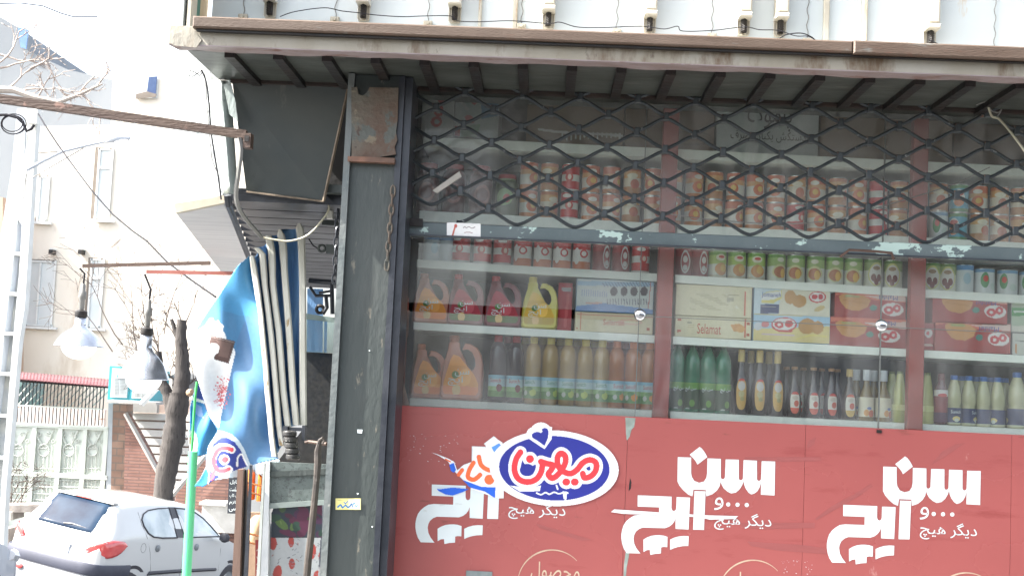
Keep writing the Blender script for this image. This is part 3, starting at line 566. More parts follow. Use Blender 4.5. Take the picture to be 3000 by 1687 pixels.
# handle on the bar
b = B(); b.tube([P(2462,752,YS-.016), P(2488,732,YS-.045), P(2560,736,YS-.045), P(2612,741,YS-.045), P(2618,758,YS-.016)], .0052, 8); b.build('handle', mat('handle_brown', (.12,.075,.06), None, .4, metal=.3, bump=.2), sh, smooth=True)
# sticker on bar: white with small red figure
st = sheet('bar_sticker', 1308, 650, 1410, 702, 1.0, YS-.0135, [('poly', [(1309,651),(1409,655),(1408,698),(1309,694)], (.8,.8,.78)), ('line', ([(1335,660),(1331,672),(1326,690)], 5), (.5,.12,.08)), ('ell', (1335,662,4.5,6,0), (.5,.1,.07)), ('line', ([(1357,668),(1362,664),(1366,668),(1374,664),(1382,669),(1392,665)], 2), (.2,.15,.15)), ('line', ([(1360,682),(1372,680),(1384,683)], 2), (.3,.15,.15))], sh, label='white sticker with a tiny red figure and grey writing')
b = B(); b.pbox(1201,640,1238,662,YS-.03,YS-.012); b.build('lock_box', M['black_iron'], sh)
# chain hanging on the column
ch = thing('chain', 'rusty short chain hanging from the shop column beside the lattice', 'chain', tuple(P(1140,560,4.43)))
for i in range(9):
    q = P(1151-i*2.2, 560+i*27, 4.435); t = np.linspace(0, 2*math.pi, 13); b = B()
    if i % 2 == 0: pts = [(q[0]+.008*math.cos(a), 4.435, q[2]+.021*math.sin(a)) for a in t]
    else: pts = [(q[0], 4.435+.008*math.cos(a), q[2]+.021*math.sin(a)) for a in t]
    b.tube(pts, .0036, 6, False); b.build('link', M['rust_plate'], ch)
wire('cable', 'pale cable hanging out of the dark canopy at the right edge', [(2893,302,4.5),(2905,340,4.5),(2925,348,4.48),(2950,375,4.45),(2985,420,4.4),(3010,455,4.38)], .0045, 'cable_light')
wire('cable', 'frayed grey cable end under the canopy at the right', [(2860,308,4.5),(2888,300,4.5),(2905,325,4.5),(2925,330,4.5),(2934,322,4.48),(2920,345,4.48)], .0026, 'cable_grey')
wire('cable', 'thin cable drooping along inside the glass behind the cans', [(1780,560,4.68),(1860,600,4.68),(1990,632,4.68),(2160,650,4.68),(2330,655,4.68),(2460,640,4.68),(2600,600,4.68),(2780,545,4.68),(2900,490,4.68)], .002, 'cable_grey')
# ================================================================ goods on the shelves
YC = 4.875
def sh2(px, row, Y=YC):            # X at depth Y of a pixel column on a shelf row, and the board's top z
    py = rows[row][0][1]+(px-rows[row][0][0])*(rows[row][1][1]-rows[row][0][1])/(rows[row][1][0]-rows[row][0][0])
    X = P(px, py, Y)[0]; return X, shz(row, X)+.0006
GR, DGR, CRM, YEL, LBL = (.07,.22,.03), (.02,.09,.03), (.62,.58,.42), (.62,.48,.06), (.25,.5,.6)
TIN = mat('tin', (.5,.5,.47), None, .25, metal=.9, bump=0)
def can_kind(kind, H=.112, R=.0355):
    spec = {
     'orange': ([(0,(.55,.2,.06)),(.18,(.6,.57,.5)),(.55,(.62,.33,.14)),(.72,(.55,.13,.05))], [(0,.42,.62,.2,(.6,.16,.06)),(.1,.45,.3,.1,(.7,.45,.1)),(0,.78,.5,.08,(.75,.7,.62))]),
     'amber': ([(0,(.45,.2,.07)),(.3,(.62,.55,.42)),(.62,(.6,.32,.1)),(.85,(.5,.16,.05))], [(.2,.4,.5,.17,(.5,.13,.06)),(-.1,.7,.6,.09,(.72,.66,.5))]),
     'tomato': ([(0,(.6,.58,.55)),(.1,(.55,.03,.03)),(.38,(.66,.64,.6)),(.62,(.5,.03,.03))], [(.1,.52,.42,.16,(.55,.04,.03)),(.15,.53,.2,.09,(.8,.6,.5)),(-.2,.86,.5,.07,(.7,.66,.6))]),
     'redwhite': ([(0,(.58,.16,.05)),(.3,(.68,.67,.62)),(.72,(.52,.03,.03))], [(.3,.58,.42,.15,(.5,.03,.03)),(.3,.58,.26,.09,(.8,.75,.7)),(-.5,.5,.3,.3,(.75,.74,.7))]),
     'darkred': ([(0,(.22,.03,.03)),(.7,(.3,.02,.02))], [(.35,.5,.48,.42,(.62,.62,.6)),(.35,.5,.38,.34,(.3,.03,.03)),(.35,.6,.24,.12,(.7,.66,.62)),(.35,.3,.24,.1,(.6,.6,.58))]),
     'green': ([(0,(.5,.48,.35)),(.12,(.6,.62,.52)),(.5,(.34,.48,.1)),(.82,(.14,.3,.04))], [(.1,.32,.7,.22,(.55,.24,.05)),(.3,.36,.35,.14,(.66,.42,.08)),(0,.74,.55,.12,(.7,.66,.5)),(.05,.76,.35,.05,(.5,.05,.03))]),
     'peach': ([(0,(.6,.62,.54)),(.55,(.3,.42,.14)),(.85,(.12,.26,.05))], [(0,.36,.8,.26,(.6,.58,.3)),(.0,.34,.66,.2,(.4,.12,.03)),(.28,.3,.3,.17,(.72,.42,.06)),(0,.78,.4,.08,(.66,.62,.5))]),
     'cherry': ([(0,(.6,.6,.5)),(.6,(.26,.34,.14)),(.88,(.1,.2,.04))], [(0,.46,.8,.42,(.55,.53,.2)),(0,.46,.7,.36,(.62,.6,.56)),(-.3,.34,.26,.13,(.14,.02,.02)),(.3,.34,.26,.13,(.14,.02,.02)),(0,.2,.26,.12,(.16,.02,.02)),(0,.68,.4,.07,(.3,.2,.12))]),
     'pineapple': ([(0,(.62,.66,.66)),(.85,(.16,.33,.5))], [(-.5,.55,.35,.3,(.1,.3,.12)),(-.45,.6,.22,.12,(.6,.06,.04)),(.4,.3,.4,.14,(.5,.6,.55))]),
     'bluegreen': ([(0,(.08,.25,.1)),(.14,(.04,.32,.45)),(.85,(.06,.25,.08))], [(0,.5,.6,.3,(.66,.68,.64)),(0,.35,.5,.14,(.6,.2,.06)),(0,.66,.45,.08,(.5,.08,.06))]),
     'darkjar': ([(0,(.09,.01,.012)),(.8,(.16,.02,.02))], [(0,.4,.7,.2,(.3,.1,.08)),(0,.4,.5,.13,(.14,.02,.02))]),
     'greenjar': ([(0,(.05,.09,.03)),(.85,(.3,.34,.2))], [(0,.45,.7,.2,(.2,.35,.12)),(.2,.42,.3,.1,(.5,.05,.04))]),
     'paleblue': ([(0,(.6,.65,.66)),(.8,(.1,.25,.45))], [(0,.5,.4,.2,(.4,.55,.62))]),
    }[kind]
    t = thing('tin_can' if 'jar' not in kind else 'glass_jar', '', 'can' if 'jar' not in kind else 'jar')
    mt = label_mat('label_'+kind, spec[0], spec[1], H, R, .32)
    if 'jar' in kind:
        b = B(); b.lathe([(R*.9,0),(R,.004),(R,H*.72),(R*.96,H*.8),(R*.72,H*.87),(R*.72,H*.9)], 22); b.build('body', mt, t, True)
        b = B(); b.lathe([(R*.76,H*.9),(R*.78,H*.905),(R*.78,H*.99),(R*.7,H)], 22); b.build('lid', mat('lid_'+kind, (.4,.03,.03), None, .35, bump=0), t, True)
    else:
        b = B(); b.lathe([(R,.003),(R,H-.003)], 22); b.build('paper_label', mt, t, True)
        b = B(); b.lathe([(R*.97,0),(R*1.025,.0005),(R*1.025,.0032),(R*.99,.0034)], 22); b.lathe([(R*.99,H-.0034),(R*1.025,H-.0032),(R*1.025,H-.0004),(R*.97,H),(R*.9,H-.003)], 22); b.build('rims', TIN, t, True)
    return t
protos = {}
USED = set()
def put(key, maker, loc, label, rotz=0, group=None, scale=None):
    if key not in protos:
        o = maker(); protos[key] = o; o.location = loc; o['label'] = label
        if group: o['group'] = group
    else: o = dup(protos[key], loc, label, group)
    o.rotation_euler[2] = rotz
    if scale: o.scale = scale
    return o
KN = {'orange':'orange and white','amber':'amber and cream','tomato':'red and white tomato','redwhite':'white and red','darkred':'dark red oval-badged','green':'green topped fruit','peach':'green and orange peach',
 'cherry':'cherry printed','pineapple':'pale pineapple','bluegreen':'blue and green','darkjar':'dark red','greenjar':'green','paleblue':'blue capped pale'}
# row 1: behind the lattice, cans two high
seq = [(1250,'darkjar'),(1327,'darkjar'),(1405,'darkjar'),(1482,'greenjar')]
for i, (x, k) in enumerate(seq):
    X, z = sh2(x, 1); big = i in (0,1,2)
    put(k, lambda: can_kind(k, .2 if k == 'darkjar' else .17, .046), (X, YC, z), f'{KN[k]} glass jar behind the lattice, {ORD[i]} from the left on the upper shelf', random.uniform(-.3,.3))
x = 1545; i = 0
ks = ['orange','amber','tomato','orange','orange','amber','orange','orange','orange','amber','orange','orange','orange','tomato','orange','amber','orange','tomato','amber','amber','pineapple','bluegreen','amber','amber','amber']
while x < 3030:
    if not (1920 < x < 1975 and False):
        k = ks[i % len(ks)]; X, z = sh2(x, 1)
        for lv in (0, 1):
            kk = k if lv == 0 or random.random() < .7 else random.choice(['orange','amber','tomato'])
            if kk == 'pineapple' and lv: kk = 'amber'
            put(kk, lambda: can_kind(kk), (X+random.uniform(-.002,.002), YC+random.uniform(-.004,.006), z+lv*.1125), f"{KN[kk]} can behind the lattice, {ORD[i]} from the left in the {'upper' if lv else 'lower'} layer", random.uniform(-.9,.9), 'stacked cans behind the lattice')
    x += 59.5+random.uniform(-1, 2); i += 1
# row 2
r2 = [(1350,'tomato'),(1412,'tomato'),(1470,'tomato'),(1530,'redwhite'),(1588,'redwhite'),(1645,'redwhite'),(1702,'redwhite'),(1760,'darkred'),(1817,'darkred'),(1875,'tomato'),
      (2001,'darkred'),(2048,'darkred'),(2100,'green'),(2157,'green'),(2214,'green'),(2273,'peach'),(2330,'peach'),(2388,'peach'),(2443,'peach'),(2499,'peach'),(2556,'cherry'),(2615,'cherry'),
      (2728,'cherry'),(2773,'cherry'),(2824,'paleblue'),(2883,'pineapple'),(2950,'pineapple'),(3015,'pineapple')]
for i, (x, k) in enumerate(r2):
    X, z = sh2(x, 2); put(k, lambda: can_kind(k), (X, YC, z), f'{KN[k]} can just under the shutter bar, {ORD[i]} from the left', random.uniform(-.35,.35), 'cans in the row under the shutter bar', (1.08,1.08,.9) if k == 'pineapple' else None)
X, z = sh2(1255, 2); 
for i, x in enumerate((1262, 1308)):
    X, z = sh2(x, 2); put('paleblue', None, (X, YC+.03, z), f'pale can, {ORD[i]} at the far left of the row under the shutter bar', .4+i)
# ---- jugs with moulded handle
def jug(c, lab, lab2, nm, wscale=1.0, cap=None):
    t = thing('syrup_jug', '', 'jug')
    bm = mat('jug_'+nm, c, tuple(q*.85 for q in c), .32, bump=.04, coat=.2)
    # body outline in XZ (metres), handle hole on the upper right
    out = [(-.070,0),(.066,0),(.076,.012),(.078,.09),(.074,.13),(.066,.162),(.050,.185),(.026,.198),(.004,.2),(-.004,.178),(.016,.18),(.034,.17),(.046,.148),(.050,.125),(.046,.11),(.034,.104),(.022,.115),(.008,.14),(-.008,.168),(-.014,.178),(-.016,.2),(-.022,.205),(-.050,.205),(-.056,.198),(-.058,.175),(-.070,.13),(-.078,.08),(-.080,.012)]
    b = B(); n = len(out); D = .042
    ring = []
    for y, s_ in ((-D, .90), (-D*.86, .965), (-D*.45, 1.0), (D*.45, 1.0), (D*.86, .965), (D, .90)):
        cx, cz = -.002, .095
        ring.append([(cx+(x-cx)*(s_ if z < .12 else 1-(1-s_)*.5), y*(1 if z < .10 else max(.36, 1-(z-.10)*6.2)), cz+(z-cz)*(s_ if z < .12 else 1-(1-s_)*.25)) for x, z in out])
    vs = [p for r_ in ring for p in r_]
    fs = [(j*n+i, j*n+(i+1) % n, (j+1)*n+(i+1) % n, (j+1)*n+i) for j in range(5) for i in range(n)]+[tuple(range(n)), tuple(range(5*n, 6*n))]
    b.add(vs, fs); b.build('body', bm, t, True)
    b = B(); b.lathe([(.017,.203),(.0185,.204),(.0185,.222),(.015,.226)], 16, (-.036,0,0)); b.build('cap', mat('jugcap_'+nm, cap or c, None, .35, bump=.05), t, True)
    b = B(); lp = [(-.062,.02),(.054,.02),(.062,.032),(.060,.06),(.044,.092),(.012,.125),(-.012,.152),(-.034,.158),(-.044,.14),(-.056,.10),(-.066,.06),(-.068,.032)]
    b.poly([(x, -D-.0016, z) for x, z in lp], (0,.0012,0))
    b.build('paper_label', label_mat('juglab_'+nm, [(0,lab2),(.3,lab),(.75,tuple(min(1,q*1.15) for q in lab))], [(.2,.5,.35,.18,tuple(min(1,q*1.3+.05) for q in lab)),(-.4,.55,.2,.08,(.08,.2,.04)),(.3,.2,.22,.12,lab2),(-.3,.22,.25,.12,(.75,.5,.2))], .16, .06), t)
    text_world('سن', -.026, .026, .082, .108, -D-.0022, M['logo_white'], t); text_world('ایچ', -.05, .004, .05, .084, -D-.0022, M['logo_white'], t)
    return t
OJ = (.48,.12,.04); 
X, z = sh2(1251, 4); put('ojug', lambda: jug(OJ, (.85,.32,.04), (.8,.2,.02), 'orange'), (X, YC+.01, z), 'smaller-looking orange syrup jug at the far left of the bottom shelf', .25, scale=(.92,1,.95))
X, z = sh2(1352, 4); put('ojug', None, (X, YC-.005, z), 'full front-facing orange syrup jug beside the red-capped dark bottles', 0, scale=(1.08,1,1.13))
X, z = sh2(1262, 3); put('ojug', None, (X, YC, z), 'orange syrup jug behind the glass gap, far left of the middle shelf', .1, scale=(.95,1,.88))
X, z = sh2(1362, 3); put('rjug', lambda: jug((.2,.015,.02), (.4,.03,.05), (.1,.16,.04), 'red', cap=(.5,.03,.03)), (X, YC, z), 'left dark red syrup jug on the middle shelf', .1, 'red syrup jugs', scale=(.95,1,.9))
X, z = sh2(1472, 3); put('rjug', None, (X, YC, z), 'right dark red syrup jug, beside the yellow jug', .05, 'red syrup jugs', scale=(.95,1,.9))
X, z = sh2(1580, 3); put('yjug', lambda: jug((.66,.58,.07), (.68,.42,.04), (.5,.35,.05), 'yellow', cap=(.66,.56,.07)), (X, YC-.01, z), 'bright yellow syrup jug on the middle shelf', 0, scale=(.92,1,.92))
# ---- bottles
def bottle(nm, prof, liquid, cap, capz, lab, labz, R, rough=.16, text=None, tcol=None, neck=None, oval=None, n=20):
    t = thing('syrup_bottle', '', 'bottle')
    bm = mat('bottle_'+nm, liquid, tuple(q*.7 for q in liquid), rough, bump=.03, bscale=10, coat=.5); bm.node_tree.nodes['Principled BSDF'].inputs['Transmission Weight'].default_value = .08
    b = B(); b.lathe(prof, n); b.build('body', bm, t, True)
    rc = ([r for r, z in prof if z >= capz[1]-.03][-1] if neck is None else neck)
    b = B(); b.lathe([(rc*1.1,capz[0]),(rc*1.18,capz[0]+.002),(rc*1.18,capz[1]-.002),(rc*.98,capz[1])], 16); b.build('cap', mat('cap_'+nm, cap, None, .35, bump=.05), t, True)
    if labz:
        H = labz[1]-labz[0]; rl = R*1.012
        if oval:
            vs = []; m_ = 24
            for q in (1, .66, .33, .02):
                for a in np.linspace(0, 2*math.pi, m_+1)[:-1]: th = q*oval*math.copysign(abs(math.cos(a))**.8, math.cos(a))/R; vs.append((rl*math.sin(th), -rl*math.cos(th), labz[0]+H/2+q*H/2*math.copysign(abs(math.sin(a))**.75, math.sin(a))))
            b = B(); b.add(vs, [(k*m_+i, k*m_+(i+1) % m_, (k+1)*m_+(i+1) % m_, (k+1)*m_+i) for k in range(3) for i in range(m_)])
        else: b = B(); b.lathe([(rl,labz[0]),(rl,labz[1])], n)
        b.build('paper_label', lab, t, True)
        if text: text_bend(text, 1.35*R, labz[1]-H*.34, labz[1]-H*.14, rl*1.015, tcol, t)
    return t
TXR = mat('text_red', (.6,.04,.04), None, .5, bump=0); TXG = mat('text_green', (.05,.25,.08), None, .5, bump=0)
def sun_prof(R=.0335, H=.262): return [(R*.85,0),(R,.006),(R,.02),(R*.97,.03),(R,.1),(R*.985,.14),(R,.17),(R*.96,.2),(R*.8,.222),(R*.48,.238),(R*.42,.242),(R*.42,.25)]
def sunlab(nm, c): return label_mat('sun_'+nm, [(0,(.13,.3,.07)),(.42,(.3,.5,.2)),(.58,(.5,.68,.72)),(.86,(.3,.55,.68))], [(.45,.27,.36,.16,c),(-.4,.25,.24,.1,(.6,.62,.55)),(.1,.4,.4,.08,(.08,.25,.05))], .085, .0335)
def sm(nm, liq, cap, lab, tc): return lambda: bottle(nm, sun_prof(), liq, cap, (.226,.264), lab, (.022,.107), .0335, text='Sunich', tcol=tc)
def offs(m_, dz):
    return m_
kinds = {'cherrysun': sm('cherrysun', (.035,.02,.03), (.5,.02,.03), label_mat('sun_cherry', [(0,(.13,.3,.07)),(.42,(.3,.5,.2)),(.58,(.5,.68,.72)),(.86,(.3,.55,.68))], [(.45,.27+.26,.3,.14,(.2,.02,.03))], .107, .0335), TXR)}
def bl(nm, c): return label_mat('sun_'+nm, [(0,(.10,.26,.06)),(.48,(.28,.48,.2)),(.64,(.5,.68,.72)),(.88,(.3,.55,.68))], [(.45,.42,.34,.13,c),(-.42,.4,.22,.09,(.6,.62,.55)),(.05,.56,.4,.07,(.08,.25,.05))], .107, .0335)
kinds['lime'] = sm('lime', (.42,.26,.065), (.75,.6,.08), bl('lime', (.5,.62,.12)), TXG)
kinds['orangesun'] = sm('orangesun', (.5,.17,.035), (.85,.25,.04), bl('orangesun', (.8,.3,.03)), TXR)
NM = {'cherrysun':'red-capped dark cherry','lime':'yellow-capped amber lime','orangesun':'orange-capped orange'}
cnt = {}
for x, k in [(1452,'cherrysun'),(1505,'cherrysun'),(1557,'lime'),(1607,'lime'),(1658,'lime'),(1709,'lime'),(1758,'lime'),(1801,'orangesun'),(1850,'orangesun'),(1897,'orangesun')]:
    X, z = sh2(x, 4); cnt[k] = cnt.get(k, 0)+1
    put(k, kinds[k], (X, YC, z), f'{NM[k]} syrup bottle in the front row, {ORD[cnt[k]-1]} of its colour', random.uniform(-.5,.5), 'plastic syrup bottles with blue and green labels')
# second row standing behind
for i, x in enumerate([1480,1532,1583,1634,1684,1735,1780,1825,1874]):
    k = 'cherrysun' if i == 0 else 'lime' if i < 6 else 'orangesun'; X, z = sh2(x, 4, YC+.1)
    put(k, None, (X, YC+.1, z), f'{NM[k]} syrup bottle in the rear row, {ORD[i]} from the left', 1+i, 'syrup bottles in the rear row')
gp = [(.03,0),(.034,.006),(.034,.12),(.033,.16),(.034,.19),(.029,.215),(.018,.24),(.0125,.252),(.0125,.262)]
glab = label_mat('greenlab', [(0,(.02,.05,.025)),(.78,(.1,.26,.04))], [(.2,.3,.3,.12,(.12,.26,.05)),(-.3,.12,.25,.03,(.4,.44,.42))], .115, .034)
gb = lambda: bottle('greenglass', gp, (.02,.17,.09), (.02,.1,.06), (.252,.266), glab, (.012,.115), .034, text='سن ایچ', tcol=M['logo_white'])
for i, x in enumerate([1978,2024,2070,2114]):
    X, z = sh2(x, 4); put('greenbot', gb, (X, YC, z), f'green glass bottle with dark label, {ORD[i]} from the left in the middle bay', random.uniform(-.4,.4), 'green bottles')
for i, x in enumerate([2000,2046,2092]):
    X, z = sh2(x, 4, YC+.1); put('greenbot', None, (X, YC+.1, z), f'green glass bottle in the rear row, {ORD[i]} from the left', 2+i, 'green bottles in the rear row')
def tallp(R, H): return [(R*.9,0),(R,.004),(R,H*.30),(R*.92,H*.45),(R*.62,H*.6),(R*.38,H*.72),(R*.33,H*.9),(R*.36,H*.96),(R*.36,H)]
def olab(nm, c, top, H=.26): return label_mat(nm, [(0,c),(.49,top)], [(0,.42,.5,.07,(.5,.47,.45)),(0,.3,.4,.05,(.42,.38,.2)),(.1,.23,.3,.03,(.3,.28,.12))], H, .028)
def olab2(nm, c, top): return label_mat(nm, [(0,c),(.18,(.6,.56,.5)),(.44,top)], [(.2,.27,.35,.06,(.5,.1,.06)),(0,.38,.4,.04,(.5,.42,.36))], .2, .027)
tb = lambda: bottle('vinegar', tallp(.03,.248), (.014,.006,.012), (.6,.45,.16), (.2,.248), olab('oval_gold', (.5,.3,.08), (.5,.05,.04)), (.018,.137), .03, oval=.021, neck=.0115, rough=.1)
for i, x in enumerate([2167,2221,2274]):
    X, z = sh2(x, 4); put('tallgold', tb, (X, YC, z), f'tall dark bottle with gold neck and oval label, {ORD[i]} from the left', 0, 'tall gold-necked dark bottles', (1,1,1.03))
sb = lambda: bottle('pomegranate', tallp(.0285,.196), (.018,.006,.012), (.35,.2,.1), (.186,.198), olab2('oval_red', (.55,.1,.06), (.5,.06,.05)), (.014,.1), .0285, oval=.019, neck=.0105, rough=.1)
for i, x in enumerate([2324,2380,2432]):
    X, z = sh2(x, 4); put('smallred', sb, (X, YC, z), f'short-necked dark bottle with red oval label, {ORD[i]} of the three', 0 if i < 2 else .1, 'dark bottles with red oval labels')
for i, x in enumerate([2195,2248,2300,2350,2404,2450]):
    k = 'tallgold' if i < 2 else 'smallred'; X, z = sh2(x, 4, YC+.09); put(k, None, (X, YC+.09, z), f'dark bottle standing in the rear row, {ORD[i]} from the left', 2.5+i, 'dark bottles in the rear row')
ab = lambda: bottle('ambervin', tallp(.029,.198), (.05,.025,.01), (.5,.36,.12), (.168,.198), olab2('oval_amber', (.5,.33,.08), (.55,.1,.06)), (.012,.1), .029, oval=.02, neck=.011)
X, z = sh2(2486, 4); put('ambervin', ab, (X, YC, z), 'dark bottle with gold neck and amber oval label beside the white caps', 0)
wlab = label_mat('wlab', [(0,(.5,.1,.05)),(.08,(.62,.57,.45))], [(.3,.27,.4,.14,(.5,.13,.07)),(-.35,.3,.3,.12,(.6,.3,.1)),(0,.47,.3,.05,(.15,.2,.4))], .105, .03)
wb = lambda: bottle('whitecap', tallp(.0305,.196), (.22,.15,.05), (.6,.63,.66), (.157,.2), wlab, (.016,.092), .0305, neck=.0125)
for i, (x, dy) in enumerate([(2506,.06),(2536,0),(2557,.07),(2586,0)]):
    X, z = sh2(x, 4, YC+dy); put('whitecap', wb, (X, YC+dy, z), f'amber vinegar bottle with white cap, {ORD[i]} from the left', .2*i, 'white-capped vinegar bottles')
lb = lambda: bottle('lemon', [(.026,0),(.029,.004),(.030,.04),(.026,.09),(.0215,.13),(.019,.15),(.013,.188),(.011,.196)], (.46,.47,.16), (.14,.18,.05), (.19,.2), label_mat('lemlab', [(0,(.5,.52,.2))], [(0,.3,.6,.1,(.62,.6,.3))], .2, .03), (.02,.07), .029)
for i, (x, dy) in enumerate([(2634,0),(2610,.08),(2714,.02)]):
    X, z = sh2(x, 4, YC+dy); put('lemon', lb, (X, YC+dy, z), ['pale yellow lemon bottle beside the right red post', 'pale yellow lemon bottle half hidden behind white caps', 'pale yellow lemon bottle right of the second red post'][i], i)
kb = lambda: bottle('ketchup', [(.022,0),(.026,.004),(.026,.13),(.018,.16),(.011,.175),(.011,.19)], (.09,.01,.02), (.12,.02,.03), (.17,.2), label_mat('ketlab', [(0,(.07,.02,.06)),(.35,(.2,.02,.03)),(.82,(.6,.58,.56))], [(0,.85,.7,.05,(.5,.04,.04))], .135, .026), (.01,.135), .0262)
X, z = sh2(2755, 4); put('ketchup', kb, (X, YC, z), 'slim dark red sauce bottle right of the second red post', 0)
cb = lambda: bottle('limejuice', [(.026,0),(.0295,.004),(.0295,.06),(.024,.075),(.0285,.09),(.027,.12),(.022,.15),(.014,.175),(.012,.182)], (.5,.49,.3), (.05,.15,.42), (.176,.195), label_mat('navylab', [(0,(.4,.42,.3)),(.15,(.04,.05,.12))], [(.1,.35,.5,.13,(.6,.5,.2)),(.1,.28,.3,.1,(.5,.55,.5))], .075, .0295), (.006,.068), .0297, text='Sunich', tcol=M['logo_white'])
for i, x in enumerate([2793,2836,2879,2921]):
    X, z = sh2(x, 4); put('limejuice', cb, (X, YC, z), f'cream lime juice bottle with blue cap, {ORD[i]} from the left', i*.8, 'blue-capped lime juice bottles')
for i, x in enumerate([2815,2858,2900,2942]):
    X, z = sh2(x, 4, YC+.08); put('limejuice', None, (X, YC+.08, z), f'blue-capped lime juice bottle in the rear row, {ORD[i]} from the left', 2+i, 'lime juice bottles in the rear row')
X, z = sh2(2977, 4); put('limejuice', None, (X, YC, z), 'large pale bottle at the right edge of the bottom shelf', 1.4, None, (1.35,1.2,1.12))
X, z = sh2(3040, 4); put('limejuice', None, (X, YC, z), 'pale bottle cut by the right edge of the picture', 1.4, None, (1.35,1.2,1.12))
# ---- cartons and boxes
def carton(name, label, x0, y0, x1, y1, Y, depth, side, layers, texts=(), conv=None, cat='carton', row=None, step=2.2, group=None):
    X0, X1, Z0, Z1 = wbox(x0, y0, x1, y1, Y)
    if row is not None:
        zs = shz(row, (X0+X1)/2)+.001; Z1 += 0; Z0 = zs
    t = thing(name, label, cat, ((X0+X1)/2, Y, Z0), group)
    b = B(); b.bbox(X0, X1, Y, Y+depth, Z0, Z1, .0015); b.build('box', side, t)
    lay = [('box', (x0-40,y0-40,x1+40,y1+40), layers[0])]+list(layers[1:])
    # printed front, square to the box
    nx, ny = max(3, int((x1-x0)/step)), max(3, int((y1-y0)/step)); gx, gy = np.meshgrid(np.linspace(0, 1, nx), np.linspace(0, 1, ny))
    PX, PY = x0+gx*(x1-x0), y0+gy*(y1-y0)+(gx-.5)*(x1-x0)*.0466; col = np.zeros((ny, nx, 3)); col[:] = layers[0]
    for l in layers[1:]:
        XX, YY = ((PX-conv[0])*conv[2], (PY-conv[1])*conv[2]) if conv else (PX, PY)
        k = cover(XX, YY, l); col[k] = l[2]
    b = B(); b.v = [(X0+.002+(X1-X0-.004)*gx[j, i], Y-.0008, Z1-.002-(Z1-Z0-.004)*gy[j, i]) for j in range(ny) for i in range(nx)]
    b.f = [(j*nx+i, (j+1)*nx+i, (j+1)*nx+i+1, j*nx+i+1) for j in range(ny-1) for i in range(nx-1)]
    o = b.build('printed_front', PRINT, t); a = o.data.color_attributes.new('Col', 'FLOAT_COLOR', 'POINT'); a.data.foreach_set('color', np.concatenate([col.reshape(-1, 3), np.ones((nx*ny, 1))], 1).astype('f').ravel())
    for s, q, mt, fl in texts:
        if conv: q = (conv[0]+q[0]/conv[2], conv[1]+q[1]/conv[2], conv[0]+q[2]/conv[2], conv[1]+q[3]/conv[2])
        a0, a1, b0, b1 = wbox(*q, Y); text_world(s, a0, a1, b0, b1, Y-.0016, mt, t, flip=fl)
    return t
def mm(n, c): return mat(n, c, None, .55, scale=12, bump=.08)
SC = mm('side_cream', (.55,.48,.33)); SR = mm('side_red', (.4,.05,.04)); SB = mm('side_brown', (.2,.13,.08)); SW = mm('side_white', (.45,.46,.45)); SBl = mm('side_blue', (.2,.35,.5))
TRK = mat('text_pink', (.55,.12,.1), None, .5, bump=0); TBL = mat('text_blue', (.03,.06,.3), None, .5, bump=0); TWH = M['logo_white']; TDK = mat('text_dark', (.03,.03,.03), None, .5, bump=0)
c2 = (1880, 700, 2.415); c1 = (1150, 640, 2.415); c3_ = (2500, 700, 2.416)
CR = (.66,.6,.42); BIS = (.48,.26,.09)
carton('cracker_carton', 'cream cracker carton with red script and cracker picture, lower of two', 1977, 929, 2201, 996, 4.81, .3, SC, [CR, ('box', (730,560,742,710), (.6,.12,.08)), ('poly', [(630,610),(690,600),(730,625),(720,670),(650,660)], (.6,.3,.1)), ('ell', (700,645,35,25,0), (.65,.36,.14)), ('box', (250,560,275,580), (.5,.12,.08)), ('box', (250,650,275,670), (.5,.12,.08)), ('box', (745,590,768,612), (.4,.1,.06)), ('box', (745,680,768,702), (.4,.1,.06)), ('box', (320,585,350,600), (.3,.3,.25)), ('line', ([(325,612),(365,612)], 4), (.55,.45,.3)), ('line', ([(325,630),(365,630)], 4), (.55,.45,.3))], [('Selamat', (392,600,560,672), TRK, False)], c2, row=3)
carton('cracker_carton', 'plain back of a cream cracker carton, on top of the one with red script', 1979, 836, 2203, 928, 4.81, .3, SC, [CR]+[('line', ([(340,y),(560+(y*7) % 60,y+4)], 3), (.45,.40,.27)) for y in range(390, 500, 12)]+[('box', (605,415,655,445), (.4,.38,.28)), ('line', ([(610,395),(690,398)], 5), (.3,.28,.2)), ('box', (728,370,740,548), (.6,.15,.1)), ('line', ([(545,365),(545,390)], 3), (.4,.35,.25)), ('poly', [(660,490),(675,470),(690,495)], (.75,.72,.6))], [], c2)
carton('biscuit_carton', 'white and blue biscuit carton with round biscuit pictures, upper one in the middle bay', 2208, 842, 2433, 925, 4.81, .3, SBl, [(.5,.6,.66), ('poly', [(990,350),(1340,370),(1340,560),(960,540)], (.66,.62,.5)), ('poly', [(840,400),(880,370),(990,360),(990,420),(930,455),(845,455)], (.66,.58,.2)), ('poly', [(845,400),(885,375),(985,365),(985,405),(925,430),(845,430)], (.7,.7,.68)), ('box', (838,462,972,530), (.03,.05,.15)), ('ell', (1050,410,42,50,0), BIS), ('ell', (1115,440,52,46,0), BIS), ('ell', (1245,410,62,42,0), (.55,.05,.05)), ('ell', (1245,408,52,34,0), (.68,.66,.64)), ('ell', (1225,408,22,18,0), (.5,.04,.05)), ('ell', (1268,408,18,20,0), (.5,.04,.05)), ('ell', (1262,495,40,18,-.4), (.55,.42,.2)), ('line', ([(845,480),(960,480)], 5), (.3,.3,.3))], [('Jomaneh', (848,378,985,420), TBL, False)], c2)
